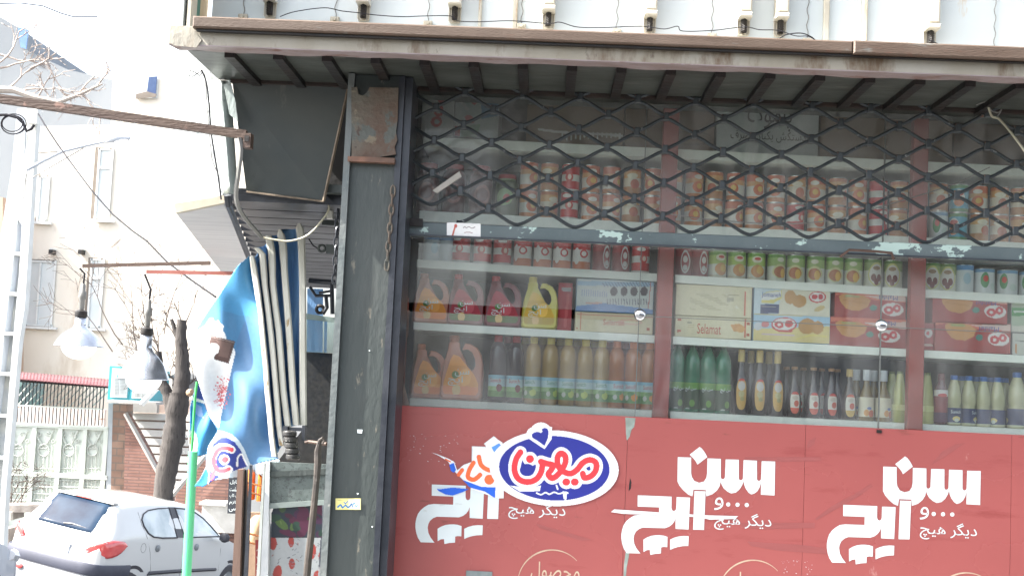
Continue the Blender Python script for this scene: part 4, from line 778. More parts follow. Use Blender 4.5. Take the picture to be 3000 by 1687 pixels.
carton('biscuit_carton', 'sky blue and wheat yellow biscuit carton, lower one in the middle bay', 2206, 921, 2432, 1007, 4.81, .3, SBl, [(.66,.55,.25), ('poly', [(780,530),(1340,550),(1340,620),(780,640)], (.35,.52,.66)), ('ell', (820,620,30,30,0), (.55,.58,.62)), ('ell', (870,605,28,24,0), (.6,.2,.2)), ('ell', (1005,608,92,56,0), (.5,.06,.06)), ('ell', (1005,605,80,46,0), (.68,.66,.64)), ('ell', (970,608,34,26,.3), (.55,.05,.05)), ('ell', (1040,600,30,28,-.3), (.55,.05,.05)), ('ell', (970,608,14,10,0), (.68,.66,.64)), ('poly', [(960,650),(1070,650),(1065,665),(965,665)], (.5,.06,.06)), ('ell', (1170,620,62,60,0), BIS), ('ell', (1245,630,45,50,0), BIS), ('line', ([(850,680),(1080,690)], 8), (.6,.45,.5)), ('line', ([(1100,720),(1200,690),(1310,700)], 14), (.7,.6,.2))], [], c2, row=3)
def redc(up, off=(0,0)):
    y = 0 if up else 188; o = off
    def tr(l): 
        k, d, c = l
        if k == 'ell': return (k, (d[0]+o[0], d[1]+o[1], *d[2:]), c)
        if k == 'line': return (k, ([(a+o[0], b_+o[1]) for a, b_ in d[0]], d[1]), c)
        return (k, [(a+o[0], b_+o[1]) for a, b_ in d], c)
    L_ = [('poly', [(1300,360),(1900,360),(1900,450),(1640,430),(1480,380),(1300,400)], (.6,.16,.1)), ('poly', [(1580,400),(1900,395),(1900,450),(1680,425)], (.62,.45,.4)), ('poly', [(1390,400),(1420,385),(1560,395),(1620,430),(1600,480),(1540,510),(1480,505),(1440,490),(1400,440)], (.52,.25,.08)), ('line', ([(1420,430),(1590,455)], 5), (.42,.18,.05)), ('line', ([(1440,400),(1530,405)], 14), (.3,.34,.12)), ('ell', (1640,488,26,22,0), (.06,.2,.16)), ('ell', (1778,500,78,48,.1), (.66,.64,.62)), ('ell', (1750,505,34,30,.3), (.5,.04,.05)), ('ell', (1808,492,28,30,-.3), (.5,.04,.05)), ('ell', (1750,505,12,11,0), (.66,.64,.62)), ('ell', (1808,492,10,11,0), (.66,.64,.62)), ('line', ([(1710,455),(1790,445)], 10), (.45,.03,.03))]
    return [(.33,.045,.04)]+[tr(l) for l in L_]
carton('biscuit_carton', 'red upside-down biscuit carton in the middle bay, upper one', 2446, 855, 2654, 932, 4.81, .3, SR, redc(True), [('Mahfel', (1680,400,1810,432), TBL, True)], c2)
carton('biscuit_carton', 'red upside-down biscuit carton in the middle bay, lower one behind the chrome knob', 2431, 931, 2655, 1017, 4.81, .3, SR, redc(False, (-25,190)), [('Mahfel', (1665,580,1795,612), TBL, True)], c2, row=3)
carton('biscuit_carton', 'red upside-down biscuit carton right of the second red post, upper one', 2732, 874, 2952, 950, 4.81, .3, SR, redc(True, (-790+18,15)), [('Mahfel', (870,440,1010,468), TBL, True)], c3_)
carton('biscuit_carton', 'red upside-down biscuit carton right of the second red post, lower one', 2739, 944, 2961, 1029, 4.81, .3, SR, redc(False, (-748,205)), [('Mahfel', (890,620,1030,655), TBL, True)], c3_, row=3)
carton('biscuit_carton', 'narrow end of a red biscuit carton against the second red post', 2704, 946, 2736, 1025, 4.82, .25, SR, [(.36,.05,.05), ('ell', (2720,975,12,14,0), (.62,.6,.58)), ('ell', (2718,975,5,6,0), (.5,.05,.05)), ('line', ([(2709,1010),(2732,1012)], 6), (.6,.45,.4))], [], None, row=3)
carton('snack_box', 'pale green and white printed box at the right end of the middle shelf', 2962, 885, 3080, 975, 4.83, .25, SW, [(.4,.48,.36), ('box', (2950,900,3100,925), (.08,.3,.1)), ('line', ([(2970,912),(3060,915)], 6), (.6,.65,.6)), ('box', (2960,955,3100,990), (.6,.58,.5))], [], None)
carton('snack_box', 'white box with orange marks, beneath the pale green box at the right end', 2965, 976, 3080, 1044, 4.83, .25, SW, [(.58,.58,.52), ('line', ([(2976,1010),(2976,1035)], 5), (.6,.25,.08)), ('line', ([(2975,998),(3050,1002)], 3), (.3,.3,.28))], [], None, row=3)
carton('wafer_carton', 'pale blue carton with a row of dark round windows in the left bay', 1688, 820, 1915, 916, 4.81, .3, SBl, [(.55,.58,.55), ('poly', [(1300,620),(1500,600),(1860,650),(1860,690),(1290,690)], (.15,.28,.55)), ('poly', [(1300,435),(1860,450),(1860,480),(1300,470)], (.3,.45,.58)), ('line', ([(1370,600),(1480,600)], 12), (.6,.35,.3))]+[('ell', (1565+i*72,515,26,34,0), (.07,.05,.06)) for i in range(4)]+[('line', ([(1480+i*22,450),(1500+i*22,480)], 7), (.15,.2,.3)) for i in range(16)]+[('line', ([(1335+i*16,500+i),(1338+i*16,545+i)], 5), (.15,.22,.4)) for i in range(12)]+[('line', ([(1520+i*20,570),(1523+i*20,610)], 6), (.12,.12,.16)) for i in range(16)]+[('line', ([(1828,440),(1815,640)], 6), (.5,.12,.1))], [], c1)
carton('cracker_carton', 'cream cracker carton with faint red script under the pale blue carton', 1684, 917, 1913, 977, 4.81, .3, SC, [CR, ('line', ([(1327,640),(1327,790)], 6), (.6,.15,.1)), ('line', ([(1300,672),(1850,700)], 4), (.6,.25,.18)), ('box', (1295,775,1310,790), (.5,.15,.1)), ('box', (1800,780,1825,800), (.45,.12,.08)), ('ell', (1680,735,90,22,.05), (.66,.45,.36)), ('ell', (1690,735,60,12,.05), CR)], [('Selamat', (1490,715,1640,755), TRK, False)], c1, row=3)
carton('red_packet', 'glossy red packet standing beside the yellow jug', 1634, 828, 1676, 962, 4.86, .06, SR, [(.4,.03,.04), ('poly', [(1642,840),(1672,842),(1672,852),(1642,850)], (.4,.36,.36)), ('line', ([(1664,862),(1658,950)], 9), (.52,.1,.1))], [], None, row=3)
# boxes on the top shelf
carton('cardboard_box', 'white box with big red lettering at the left end of the top shelf', 1236, 262, 1330, 398, 4.83, .35, SW, [(.42,.42,.40), ('ell', (1285,325,15,18,0), (.45,.08,.07)), ('ell', (1285,325,7,9,0), (.42,.42,.4)), ('ell', (1280,358,17,16,0), (.45,.08,.07)), ('ell', (1281,358,8,7,0), (.42,.42,.4)), ('ell', (1292,290,12,14,0), (.4,.1,.09))], [], None, 'box')
carton('cardboard_box', 'pale box with red, green and blue print on the top shelf', 1333, 262, 1462, 404, 4.85, .3, SW, [(.34,.38,.36), ('box', (1332,370,1350,400), (.4,.07,.06)), ('poly', [(1352,370),(1410,365),(1400,405),(1352,402)], (.22,.33,.24)), ('ell', (1377,350,16,10,.5), (.4,.1,.1)), ('poly', [(1408,290),(1462,288),(1462,340),(1412,350)], (.10,.2,.3)), ('line', ([(1340,290),(1368,320)], 10), (.4,.4,.38)), ('ell', (1388,295,10,12,0), (.4,.1,.1))], [], None, 'box')
carton('cardboard_box', 'brown cardboard box with white drips left of centre on the top shelf', 1544, 262, 1828, 430, 4.84, .35, SB, [(.17,.12,.075)]+[('line', ([(1580,380),(1640,388),(1700,392),(1828,400)], 7), (.42,.43,.40))]+[('line', ([(1650+i*13,388+i*.5),(1650+i*13,400+random.randint(0,12))], 5), (.42,.43,.40)) for i in range(14)], [], None, 'box')
carton('cardboard_box', 'plain brown cardboard box with faint outlined stamp on the top shelf', 1832, 280, 2094, 445, 4.84, .35, SB, [(.16,.11,.07), ('line', ([(1952,388),(2072,394),(2070,424),(1950,418),(1952,388)], 3), (.08,.06,.045)), ('line', ([(1905,340),(1945,342)], 4), (.12,.07,.05))], [], None, 'box')
carton('cardboard_box', 'white glove box with grey Persian writing on the top shelf', 2099, 300, 2398, 455, 4.83, .35, SW, [(.4,.43,.42)], [('پاموک', (2190,300,2320,385), TDK, False), ('دستکش یکبار مصرف', (2140,385,2360,418), TDK, False)], None, 'box')
carton('cardboard_box', 'brown cardboard box right of the white glove box', 2403, 325, 2790, 478, 4.84, .35, SB, [(.17,.12,.075), ('line', ([(2560,430),(2600,432)], 3), (.25,.22,.17))], [], None, 'box')
carton('cardboard_box', 'dark cardboard box at the right end of the top shelf', 2796, 340, 3060, 500, 4.86, .35, SB, [(.11,.075,.05)], [], None, 'box')
# ================================================================ folded blue awning beside the shop
aw = thing('folded_awning', 'folded blue printed awning with cream curved ribs hanging beside the shop', 'awning', tuple(P(780,750,5.2)))
SKYB, DPB, WHC = (.05,.30,.62), (.025,.13,.42), (.78,.80,.80)
cvA = (500, 700, 1.468)
def fold(x, y):
    u = (x-(742+(y-760)*.1)); v = y-760
    return 5.17+.018*np.sin((u+v*.42)/26.)+.012*np.sin((u-v*.2)/17.+1)+.00012*np.maximum(0, -u)+.006*np.sin(v/37.+u/50.)
out = [(340,70),(290,110),(245,180),(200,250),(155,318),(110,385),(85,430),(88,475),(95,520),(105,570),(120,620),(140,690),(165,760),(205,830),(180,858),(160,890),(152,935),(150,980),(130,1020),(105,1060),(140,1065),(158,1055),(170,1040),(230,1010),(330,975),(465,945),(455,900),(440,850),(432,730),(420,600),(405,480),(390,350),(370,220),(355,90)]
lay = [('poly', out, (.06,.20,.37)),
 ('poly', [(290,110),(350,80),(380,330),(300,330),(200,300),(200,250)], (.055,.23,.43)),
 ('poly', [(330,330),(395,360),(440,850),(465,945),(330,975),(260,800),(230,620),(290,420)], (.07,.175,.33)),
 ('poly', [(80,435),(120,390),(150,372),(168,342),(182,338),(190,356),(205,350),(215,362),(228,372),(226,395),(236,410),(240,440),(272,470),(278,490),(262,560),(245,640),(226,720),(206,815),(165,760),(120,620),(95,520)], WHC),
 ('poly', [(172,412),(277,440),(250,535),(185,516),(190,498),(205,488),(210,465),(200,450),(180,450),(165,462)], (.085,.05,.045)), ('poly', [(192,432),(262,448),(246,512),(205,502),(212,480),(208,455)], (.14,.09,.08)), ('ell', (186,468,24,20,0), WHC), ('line', ([(176,420),(270,444)], 5), (.2,.16,.15))]
random.seed(3)
for i in range(150):
    a = random.gauss(0, 1)*15; b_ = random.gauss(0, 1)*32; lay.append(('ell', (220+a, 665+b_, random.uniform(1.5,4), random.uniform(1.5,4), 0), (.62,.12,.13)))
lay += [('poly', [(205,820),(232,828),(262,838),(292,862),(318,905),(345,972),(470,945),(470,1000),(170,1040),(165,1060),(130,1020),(150,980),(160,890),(180,858)], (.45,.55,.62)),
 ('poly', [(165,1052),(172,980),(168,930),(185,880),(215,855),(245,855),(275,872),(300,905),(318,940),(330,976),(230,1010)], (.03,.05,.27)),
 ('line', ([(262,905),(235,895),(205,900),(185,930),(180,965),(195,995),(225,1000),(250,990)], 34), WHC), ('line', ([(262,905),(235,898),(208,905),(190,932),(187,965),(200,990),(226,997),(248,988)], 19), (.72,.09,.12)),
 ('ell', (232,948,22,22,0), WHC), ('ell', (234,948,14,14,0), (.72,.09,.12)), ('line', ([(188,1000),(176,1030)], 16), (.72,.12,.14)), ('line', ([(285,975),(288,940),(305,925),(318,950),(330,972)], 7), WHC),
 ('poly', [(100,1062),(140,1066),(158,1056),(164,1010),(152,985),(128,1022)], (.06,.32,.62))]
o = sheet('printed_fabric', 560, 745, 822, 1430, 2.2, fold, [l if i == 0 else l for i, l in enumerate(lay)], aw, conv=cvA, smooth=True, th=.003)
# drop anything outside the cloth outline: repaint trick not needed, layers after the first stay inside it
M['fabric_blue'] = mat('fabric_blue', (.12,.25,.46), (.16,.32,.55), .55, scale=4, stretch=(3,1,.6), bump=.2, bscale=30)
M['cream_rib'] = mat('cream_rib', (.58,.58,.53), (.48,.48,.42), .4, scale=9, stretch=(1,1,.5), spots=[((.28,.2,.1), .63, 22, (1,1,.35), .05)], bump=.15)
ribs = [[(738,751),(752,836),(764,920),(772,1006),(779,1075),(783,1143),(790,1210),(796,1279),(804,1337)],
 [(752,726),(769,745),(776,836),(785,905),(793,972),(800,1040),(806,1109),(812,1180),(817,1245),(826,1306)],
 [(787,690),(796,740),(800,836),(808,905),(817,972),(824,1060),(830,1143),(837,1200),(844,1252)],
 [(820,672),(829,720),(834,802),(841,890),(847,972),(853,1060),(858,1143),(864,1200),(868,1245)],
 [(876,654),(883,700),(887,836),(887,940),(887,1041),(888,1143),(889,1245)]]
for i, rb in enumerate(ribs):
    Yr = 5.13+.012*i; w_ = (16,17,19,20,21)[i]; pts = []
    for j in range(len(rb)-1):
        for t in (0, .33, .66): pts.append((rb[j][0]*(1-t)+rb[j+1][0]*t, rb[j][1]*(1-t)+rb[j+1][1]*t))
    pts.append(rb[-1]); b = B(); vs = []; n = len(pts)
    for k, (x, y) in enumerate(pts):
        hw = w_/2*(.35 if k == 0 and i in (3,4) else .8 if k == 0 else 1)*(1.15 if k < n*.2 else 1)
        for s_, dy in ((-1,.006),(-.55,0),(.55,0),(1,.006)): vs.append(tuple(P(x+s_*hw, y, Yr+dy)))
        for s_ in (1,-1): vs.append(tuple(P(x+s_*hw, y, Yr+.028)))
    b.add(vs, [(k*6+q, k*6+(q+1) % 6, (k+1)*6+(q+1) % 6, (k+1)*6+q) for k in range(n-1) for q in range(6)]+[tuple(range(6)), tuple((n-1)*6+q for q in range(6))]); b.build('rib', M['cream_rib'], aw)
for i in range(4):   # pleats of cloth between ribs
    a, c = ribs[i], ribs[i+1]; b = B(); vs = []; n = 24; m_ = 9
    for k in range(n+1):
        t = k/n; pa = a[min(int(t*(len(a)-1)), len(a)-2)]; fa = t*(len(a)-1)-min(int(t*(len(a)-1)), len(a)-2); qa = a[min(int(t*(len(a)-1)), len(a)-2)+1]
        pc = c[min(int(t*(len(c)-1)), len(c)-2)]; fc = t*(len(c)-1)-min(int(t*(len(c)-1)), len(c)-2); qc = c[min(int(t*(len(c)-1)), len(c)-2)+1]
        xa, ya = pa[0]+(qa[0]-pa[0])*fa, pa[1]+(qa[1]-pa[1])*fa; xc, yc = pc[0]+(qc[0]-pc[0])*fc, pc[1]+(qc[1]-pc[1])*fc
        for s_ in range(m_+1):
            u = s_/m_; vs.append(tuple(P(xa+(xc-xa)*u, max(ya, yc) if k == 0 else ya+(yc-ya)*u, 5.16+.012*i+.045*math.sin(math.pi*u)+.01*math.sin(u*9+k*.6))))
    b.add(vs, [(k*(m_+1)+q, k*(m_+1)+q+1, (k+1)*(m_+1)+q+1, (k+1)*(m_+1)+q) for k in range(n) for q in range(m_)]); o = b.build('pleat', M['fabric_blue'], aw, smooth=True); o.modifiers.new('t', 'SOLIDIFY').thickness = .003
b = B()
for i in range(5):
    y = 1268+i*17; b.lathe([(.024,0),(.030,.005),(.030,.018),(.024,.024)], 12, tuple(P(848+i*2.5, y+10, 5.1)))
b.build('wrapped_grip', mat('black_wrap', (.02,.02,.02), (.05,.05,.05), .4, spots=[((.6,.6,.55), .62, 45)], bump=.3), aw, smooth=True)
b = B(); b.pbox(828,1248,842,1282,5.12,5.16); b.pbox(884,1246,893,1290,5.12,5.15); b.pbox(845,1252,890,1262,5.13,5.15); b.build('end_joint', M['rail_dark'], aw)
# second blue cloth hanging lower behind
sheet('lower_banner', 548, 1110, 650, 1345, 2.2, lambda x, y: 5.5+.015*np.sin(x/11.+y/40.)+.01*np.sin(y/23.), [('poly', [(578,1118),(590,1140),(600,1180),(612,1215),(642,1262),(628,1290),(612,1328),(595,1334),(576,1336),(566,1310),(553,1300),(556,1240),(556,1190),(563,1160)], (.035,.21,.46)), ('poly', [(578,1118),(592,1142),(600,1175),(604,1178),(562,1164),(570,1140)], (.03,.07,.33)), ('poly', [(560,1160),(606,1176),(607,1184),(557,1170)], WHC), ('poly', [(558,1175),(590,1190),(598,1225),(575,1215)], (.2,.33,.6)), ('poly', [(552,1252),(560,1262),(568,1256),(576,1275),(580,1300),(574,1338),(556,1320),(552,1300)], WHC), ('ell', (559,1290,4,12,0), (.6,.15,.12)), ('line', ([(560,1275),(562,1268)], 4), (.1,.4,.2))], None, smooth=True, th=.003)
tag(bpy.data.objects['lower_banner'], 'small blue and white cloth banner hanging behind the awning tip above the green pole', 'banner')
B().tube([P(566,1322,5.4), P(546,1700,5.4), P(540,1800,5.4)], .0205, 12).build('green_pole', mat('green_paint', (.10,.55,.25), (.12,.6,.3), .4, scale=3, bump=.05), None, True)
tag(bpy.data.objects['green_pole'], 'bright green slim pole standing in front of the white hatchback', 'pole')
B().tube([P(577,1118,5.45), P(572,1160,5.45), P(561,1324,5.45)], .006, 6).build('banner_stick', mat('green_stick', (.06,.5,.12), None, .4), bpy.data.objects['lower_banner'])
# ================================================================ rods, lamps
M['rust_tube'] = mat('rust_tube', (.062,.036,.026), (.09,.058,.042), .55, scale=9, stretch=(1,1,4), spots=[((.22,.13,.1), .62, 14)], bump=.3)
def sqtube(name, label, p, q, w_, cat='steel bar', mt='rust_tube'):
    p, q = np.array(p), np.array(q); d = (q-p)/np.linalg.norm(q-p); u = np.cross(d, [0, 1, 0]); u /= np.linalg.norm(u); v = np.cross(d, u); b = B()
    cs = [p+(a*u+c*v)*w_/2 for a, c in ((-1,-1),(1,-1),(1,1),(-1,1))]; ce = [x+(q-p) for x in cs]; b.add(cs+ce, [(0,1,2,3),(7,6,5,4),(0,4,5,1),(1,5,6,2),(2,6,7,3),(3,7,4,0)])
    t = b.build(name, M[mt]); return tag(t, label, cat)
a = sqtube('steel_bar', 'long brown square steel bar crossing the sky from the left edge to the shop', P(-60,281,4.35), P(722,396,4.40), .031)
b = B(); b.pbox(712,390,734,432,4.375,4.42); b.build('bar_bracket', M['rust_tube'], a); b = B(); b.pbox(716,398,729,414,4.372,4.3749); b.build('bar_hole', M['black_iron'], a)
wire('cable', 'thick grey cable looping from the steel bar down to the slatted ceiling', [(700,405,4.38),(706,440,4.38),(700,500,4.4),(692,570,4.45),(700,610,4.5),(722,645,4.6),(748,675,4.7),(765,695,4.8)], .009, 'cable_grey', 'cable')
wire('cable', 'pale thin cable drooping across the tops of the folded awning ribs', [(690,600,4.8),(720,640,4.8),(760,690,4.8),(810,703,4.8),(850,706,4.8),(900,690,4.8),(940,650,4.8),(963,615,4.8),(960,592,4.8)], .0042, 'cable_light', 'cable')
wire('cable', 'black cable running down the white plaster wall at the canopy corner', [(590,205,4.6),(604,240,4.6),(612,300,4.6),(618,380,4.6),(628,450,4.6),(640,520,4.6),(648,585,4.6)], .0034, 'cable', 'cable')
wire('cable', 'loose frayed wire ends poking out at the canopy corner', [(553,222,4.6),(565,224,4.6),(580,215,4.6),(592,208,4.6),(586,222,4.6),(570,212,4.6),(555,207,4.6)], .0018, 'cable', 'cable')
wire('cable', 'second thinner cable beside the black one on the plaster wall', [(600,214,4.62),(606,300,4.62),(616,420,4.62),(622,470,4.62),(640,512,4.62)], .002, 'cable_grey', 'cable')
r1 = sqtube('lamp_rod', 'dark brown horizontal rod holding the left pendant lamp', P(243,779,7.4), P(616,770,7.4), .021, 'rod')
M['rod_red'] = mat('rod_red', (.25,.08,.06), (.3,.11,.09), .5)
r2 = sqtube('lamp_rod', 'reddish horizontal rod holding the right pendant lamp', P(430,796,7.0), P(684,801,7.0), .021, 'rod', 'rod_red')
M['lamp_alu'] = mat('lamp_alu', (.62,.66,.72), (.5,.54,.6), .22, metal=.85, scale=3, bump=.02); M['globe'] = mat('lamp_globe', (.92,.92,.9), None, .3, bump=0); M['globe'].node_tree.nodes['Principled BSDF'].inputs['Emission Color'].default_value = (1,.98,.94,1); M['globe'].node_tree.nodes['Principled BSDF'].inputs['Emission Strength'].default_value = .35  # slight glow added so the globes look bleached by the sun
def lamp(px, ytop, ycap, yrim, wpx, Y, label, rod_y):
    s_ = Y/F; c = P(px, yrim, Y); t = thing('pendant_lamp', label, 'lamp', tuple(c), 'pendant lamps under the rods'); R_ = wpx/2*s_; H_ = (yrim-ycap)*s_
    b = B(); prof = [(R_*.22,H_),(R_*.24,H_*.72),(R_*.30,H_*.62),(R_*.52,H_*.5),(R_*.74,H_*.34),(R_*.9,H_*.16),(R_,0),(R_*1.02,-.004)]
    vs = [(c[0]+r*math.cos(k*math.pi/16), c[1]+r*math.sin(k*math.pi/16), c[2]+z) for r, z in prof for k in range(32)]
    b.add(vs, [(i*32+k, i*32+(k+1) % 32, (i+1)*32+(k+1) % 32, (i+1)*32+k) for i in range(7) for k in range(32)]); o = b.build('shade', M['lamp_alu'], t, True); o.modifiers.new('t', 'SOLIDIFY').thickness = .003
    b = B(); b.lathe([(R_*.24,0),(R_*.26,.01),(R_*.25,.035),(R_*.1,.045)], 16, (c[0],c[1],c[2]+H_)); b.build('cap', M['black_iron'], t, True)
    b = B(); r_ = R_*.72; b.lathe([(r_*math.sin(a), -r_*.82*math.cos(a)) for a in np.linspace(.05, math.pi*.6, 12)], 24, (c[0],c[1],c[2]-r_*.0)); b.build('globe', M['globe'], t, True)
    p = P(px, ytop, Y); zt = c[2]+H_+.045; zs = zt+(p[2]-zt)
    b = B(); b.lathe([(.012,0),(.017,.01),(.017,.06),(.023,.07),(.023,.105),(.015,.115),(.015,.15),(.008,.16)], 12, (c[0], c[1], zt)); b.build('socket', M['cable_grey'], t, True)
    q = P(px+3, rod_y, Y); b = B(); b.tube([(c[0],c[1],zt+.15), (c[0]+.004,c[1],zt+.22), (q[0],c[1],q[2])], .006, 6); b.build('hanging_wire', M['cable'], t)
lamp(231, 860, 928, 1012, 140, 7.4, 'left pendant lamp, aluminium shade washed out by sunlight', 786)
lamp(421, 860, 980, 1108, 146, 7.0, 'right pendant lamp with larger shiny aluminium shade and white globe', 803)
# ================================================================ display case at the shop corner
dc = thing('display_case', 'corner display case with brown post, pebble panel, floral strip and red spotted wrap', 'display case', tuple(P(800,1900,5.0)))
M['brown_post'] = mat('brown_post', (.16,.10,.075), (.11,.07,.055), .5, scale=6, stretch=(3,1,.4), bump=.1)
B().ppoly([(696,1374),(712,1374),(700,1760),(676,1760)], 4.95, .04).build('post', M['brown_post'], dc)
B().ppoly([(712,1376),(722,1376),(716,1760),(700,1760)], 4.98, .03).build('inner_post', M['black_iron'], dc)
B().ppoly([(731,1362),(739,1362),(722,1760),(710,1760)], 4.9, .012).build('thin_post', M['rail_dark'], dc)
B().ppoly([(771,1356),(777,1356),(757,1760),(747,1760)], 4.9, .012).build('thin_post', mat('pale_post', (.35,.38,.36), None, .4), dc)
peb = mat('pebble', (.11,.135,.13), (.075,.095,.09), .4, scale=30, spots=[((.055,.065,.065), .54, 85)], bump=.1)  # darkened tones put the corner's shade into the colour
B().ppoly([(790,1352),(962,1360),(950,1472),(786,1488)], 5.0, .02).build('pebble_panel', peb, dc)
B().ppoly([(788,1381),(958,1372),(957,1389),(788,1396)], 4.99, .009).build('panel_trim', M['column'], dc)
B().ppoly([(784,1474),(952,1464),(951,1478),(783,1490)], 4.99, .009).build('panel_trim', mat('trim_pale', (.2,.24,.23), None, .4), dc)
B().ppoly([(778,1356),(790,1352),(784,1760),(755,1760),(770,1500)], 4.985, .025).build('white_edge', mat('edge_white', (.6,.62,.64), (.45,.48,.5), .4), dc)
random.seed(11); fl_ = [('box', (790,1470,960,1580), (.012,.02,.03))]
for i in range(26):
    x, y = random.uniform(797,948), random.uniform(1485,1570); c_ = random.choice([(.04,.008,.022),(.055,.01,.03),(.03,.055,.02),(.05,.09,.025),(.012,.035,.024),(.035,.012,.035)]); fl_.append(('ell', (x,y,random.uniform(6,17),random.uniform(10,26),random.uniform(0,3)), c_))
    if c_[1] > .05: fl_.append(('line', ([(x,y),(x+random.uniform(-14,14),y+random.uniform(-26,26))], 3), (.09,.13,.045)))
fl_ = fl_+[('poly', [(700,1400),(1000,1400),(1000,1478),(950,1476),(800,1487),(795,1500),(795,1575),(700,1700)], None), ('poly', [(946,1400),(1000,1400),(1000,1700),(944,1568)], None)]
sheet('floral_panel', 795, 1476, 950, 1574, 1.6, 5.0, fl_, dc)
sp_ = [('box', (780,1560,950,1770), (.26,.28,.29))]  # wrap dimmed in colour for the shaded corner
for (x, y, a, b_, r_) in [(800,1590,11,20,0),(853,1585,9,16,0),(916,1615,10,22,.1),(855,1650,9,16,0),(812,1680,13,26,.2),(860,1700,12,14,0),(930,1690,12,20,0),(938,1628,5,12,0),(795,1720,12,22,0),(880,1740,12,20,0)]: sp_.append(('ell', (x,y,a,b_,r_), (.22,.03,.025)))
for i in range(70): x, y = random.uniform(795,945), random.uniform(1575,1760); sp_.append(('line', ([(x,y),(x+random.uniform(-8,8),y+random.uniform(-6,6))], 1.8), random.choice([(.05,.06,.08),(.2,.05,.05),(.15,.17,.2)])))
sp_ += [('poly', [(945,1500),(1000,1500),(1000,1800),(925,1800)], None), ('poly', [(700,1500),(793,1570),(782,1800),(700,1800)], None)]
sheet('spotted_wrap', 780, 1573, 946, 1765, 1.6, 5.0, sp_, dc)
wr = [('box', (745,1560,778,1770), (.30,.05,.045))]+[('line', ([(752,1612+40*i),(765,1602+40*i),(776,1612+40*i),(774,1632+40*i),(760,1640+40*i),(752,1630+40*i)], 2.2), (.55,.45,.38)) for i in range(4)]
sheet('red_side_wrap', 748, 1580, 776, 1765, 1.6, 4.995, wr, dc)
B().ppoly([(722,1500),(776,1500),(772,1760),(716,1760)], 5.35, .02).build('back_board', mat('warm_board', (.30,.20,.13), (.24,.16,.11), .5, scale=5), dc)
for i, y in enumerate((1408,1435,1556,1582)):
    b = B(); b.tube([P(705,y,5.0), P(770,y+16,5.05)], .004, 5); b.build('wire_rack', mat('orange_wire', (.55,.2,.07), None, .4) if i == 0 else bpy.data.materials['orange_wire'], dc)
M['orange_plastic'] = mat('orange_plastic', (.75,.22,.04), (.65,.17,.03), .4, scale=5, bump=.1)
for i, (x0, x1, y0, y1) in enumerate([(722,748,1378,1462),(753,776,1390,1466)]):
    p = P((x0+x1)/2, y1, 5.2); t = thing('plastic_bag', ['orange bag behind the brown post, left of two', 'orange bag in the display case, right of two'][i], 'bag', tuple(p)); b = B(); vs = []; n = 10
    X0_, X1_, Z0_, Z1_ = wbox(x0, y0, x1, y1, 5.2); 
    for k in range(9):
        t_ = k/8; ww = (X1_-X0_)/2*(1-.25*t_**2+.06*math.sin(k*2+i)); 
        for q in range(n): a_ = q*2*math.pi/n; vs.append(((X0_+X1_)/2+ww*math.cos(a_)*(1+.08*math.sin(3*a_+k)), 5.2+.03*math.sin(a_), Z0_+(Z1_-Z0_)*t_+.008*math.sin(2*a_+i)*t_))
    b.add(vs, [(k*n+q, k*n+(q+1) % n, (k+1)*n+(q+1) % n, (k+1)*n+q) for k in range(8) for q in range(n)]+[tuple(range(n))]); b.build('bag_body', M['orange_plastic'], t, True)
    b = B(); b.tube([((X0_+X1_)/2-.01,5.19,Z1_-.01),((X0_+X1_)/2,5.19,Z1_+.02),((X0_+X1_)/2+.01,5.19,Z1_-.01)], .003, 5); b.build('bag_handle', M['orange_plastic'], t)
p = P(752,1590,5.15); b = B(); b.lathe([(.02,0),(.035,.02),(.036,.07),(.03,.1),(.012,.115)], 14, tuple(p)); tag(b.build('round_loaf', mat('pale_loaf', (.6,.42,.25), None, .6), None, True), 'pale round bread loaf low in the display case behind the wire rack', 'bread')
# glass box, blue sheet, mechanism inside the passage
gb_ = thing('glass_cabinet', 'small glass topped cabinet in the passage behind the awning ribs', 'cabinet', tuple(P(940,1030,5.6)))
B().ppoly([(897,918),(990,932),(986,1034),(897,1032)], 5.6, .006).build('front_glass', glass_mat('cabinet_glass', 1.2, .12, (.75,.85,.85)), gb_)
B().ppoly([(897,918),(990,932),(990,946),(897,935)], 5.59, .008).build('glass_top_edge', mat('glass_edge', (.25,.32,.3), None, .2), gb_)
B().ppoly([(897,1030),(990,1036),(962,1400),(790,1380),(893,1250)], 5.62, .2).build('granite_front', bpy.data.materials['granite'], gb_)
b = B(); b.ppoly([(900,845),(946,846),(944,1032),(899,1030)], 5.8, .01); b.ppoly([(950,935),(958,935),(956,1032),(949,1032)], 5.79, .01)
tag(b.build('blue_sheet', M['fabric_blue']), 'blue plastic sheet hanging behind the small glass cabinet', 'sheet')
mc = thing('awning_crank', 'black awning crank mechanism with round disc beside the column', 'crank', tuple(P(950,880,5.3)))
def disc(cx, cy, r0, r1, Y, mt, nm, par):
    b = B(); c = P(cx, cy, Y); b.tube([(c[0]+r0*math.cos(a), Y, c[2]+r0*math.sin(a)) for a in np.linspace(0, 2*math.pi, 17)], r1, 6, False); return b.build(nm, mt, par, True)
disc(938,906,.016,.008,5.3,M['black_iron'],'disc',mc)
for pts, r_ in (([(908,840),(925,866),(978,866)], .007), ([(935,858),(970,852)], .006), ([(955,866),(958,900),(945,920)], .009), ([(972,830),(974,920)], .010), ([(905,822),(985,828)], .012)):
    b = B(); b.tube([P(x, y, 5.3) for x, y in pts], r_, 7); b.build('arm', M['rail_dark'], mc)
hb = thing('hook_bracket', 'grey hook bracket fixed on the dark gap left of the column', 'bracket', tuple(P(955,728,5.1)))
disc(943,728,.014,.006,5.1,M['column'],'hook',hb); B().pbox(955,716,985,742,5.08,5.12).build('plate', M['column'], hb)
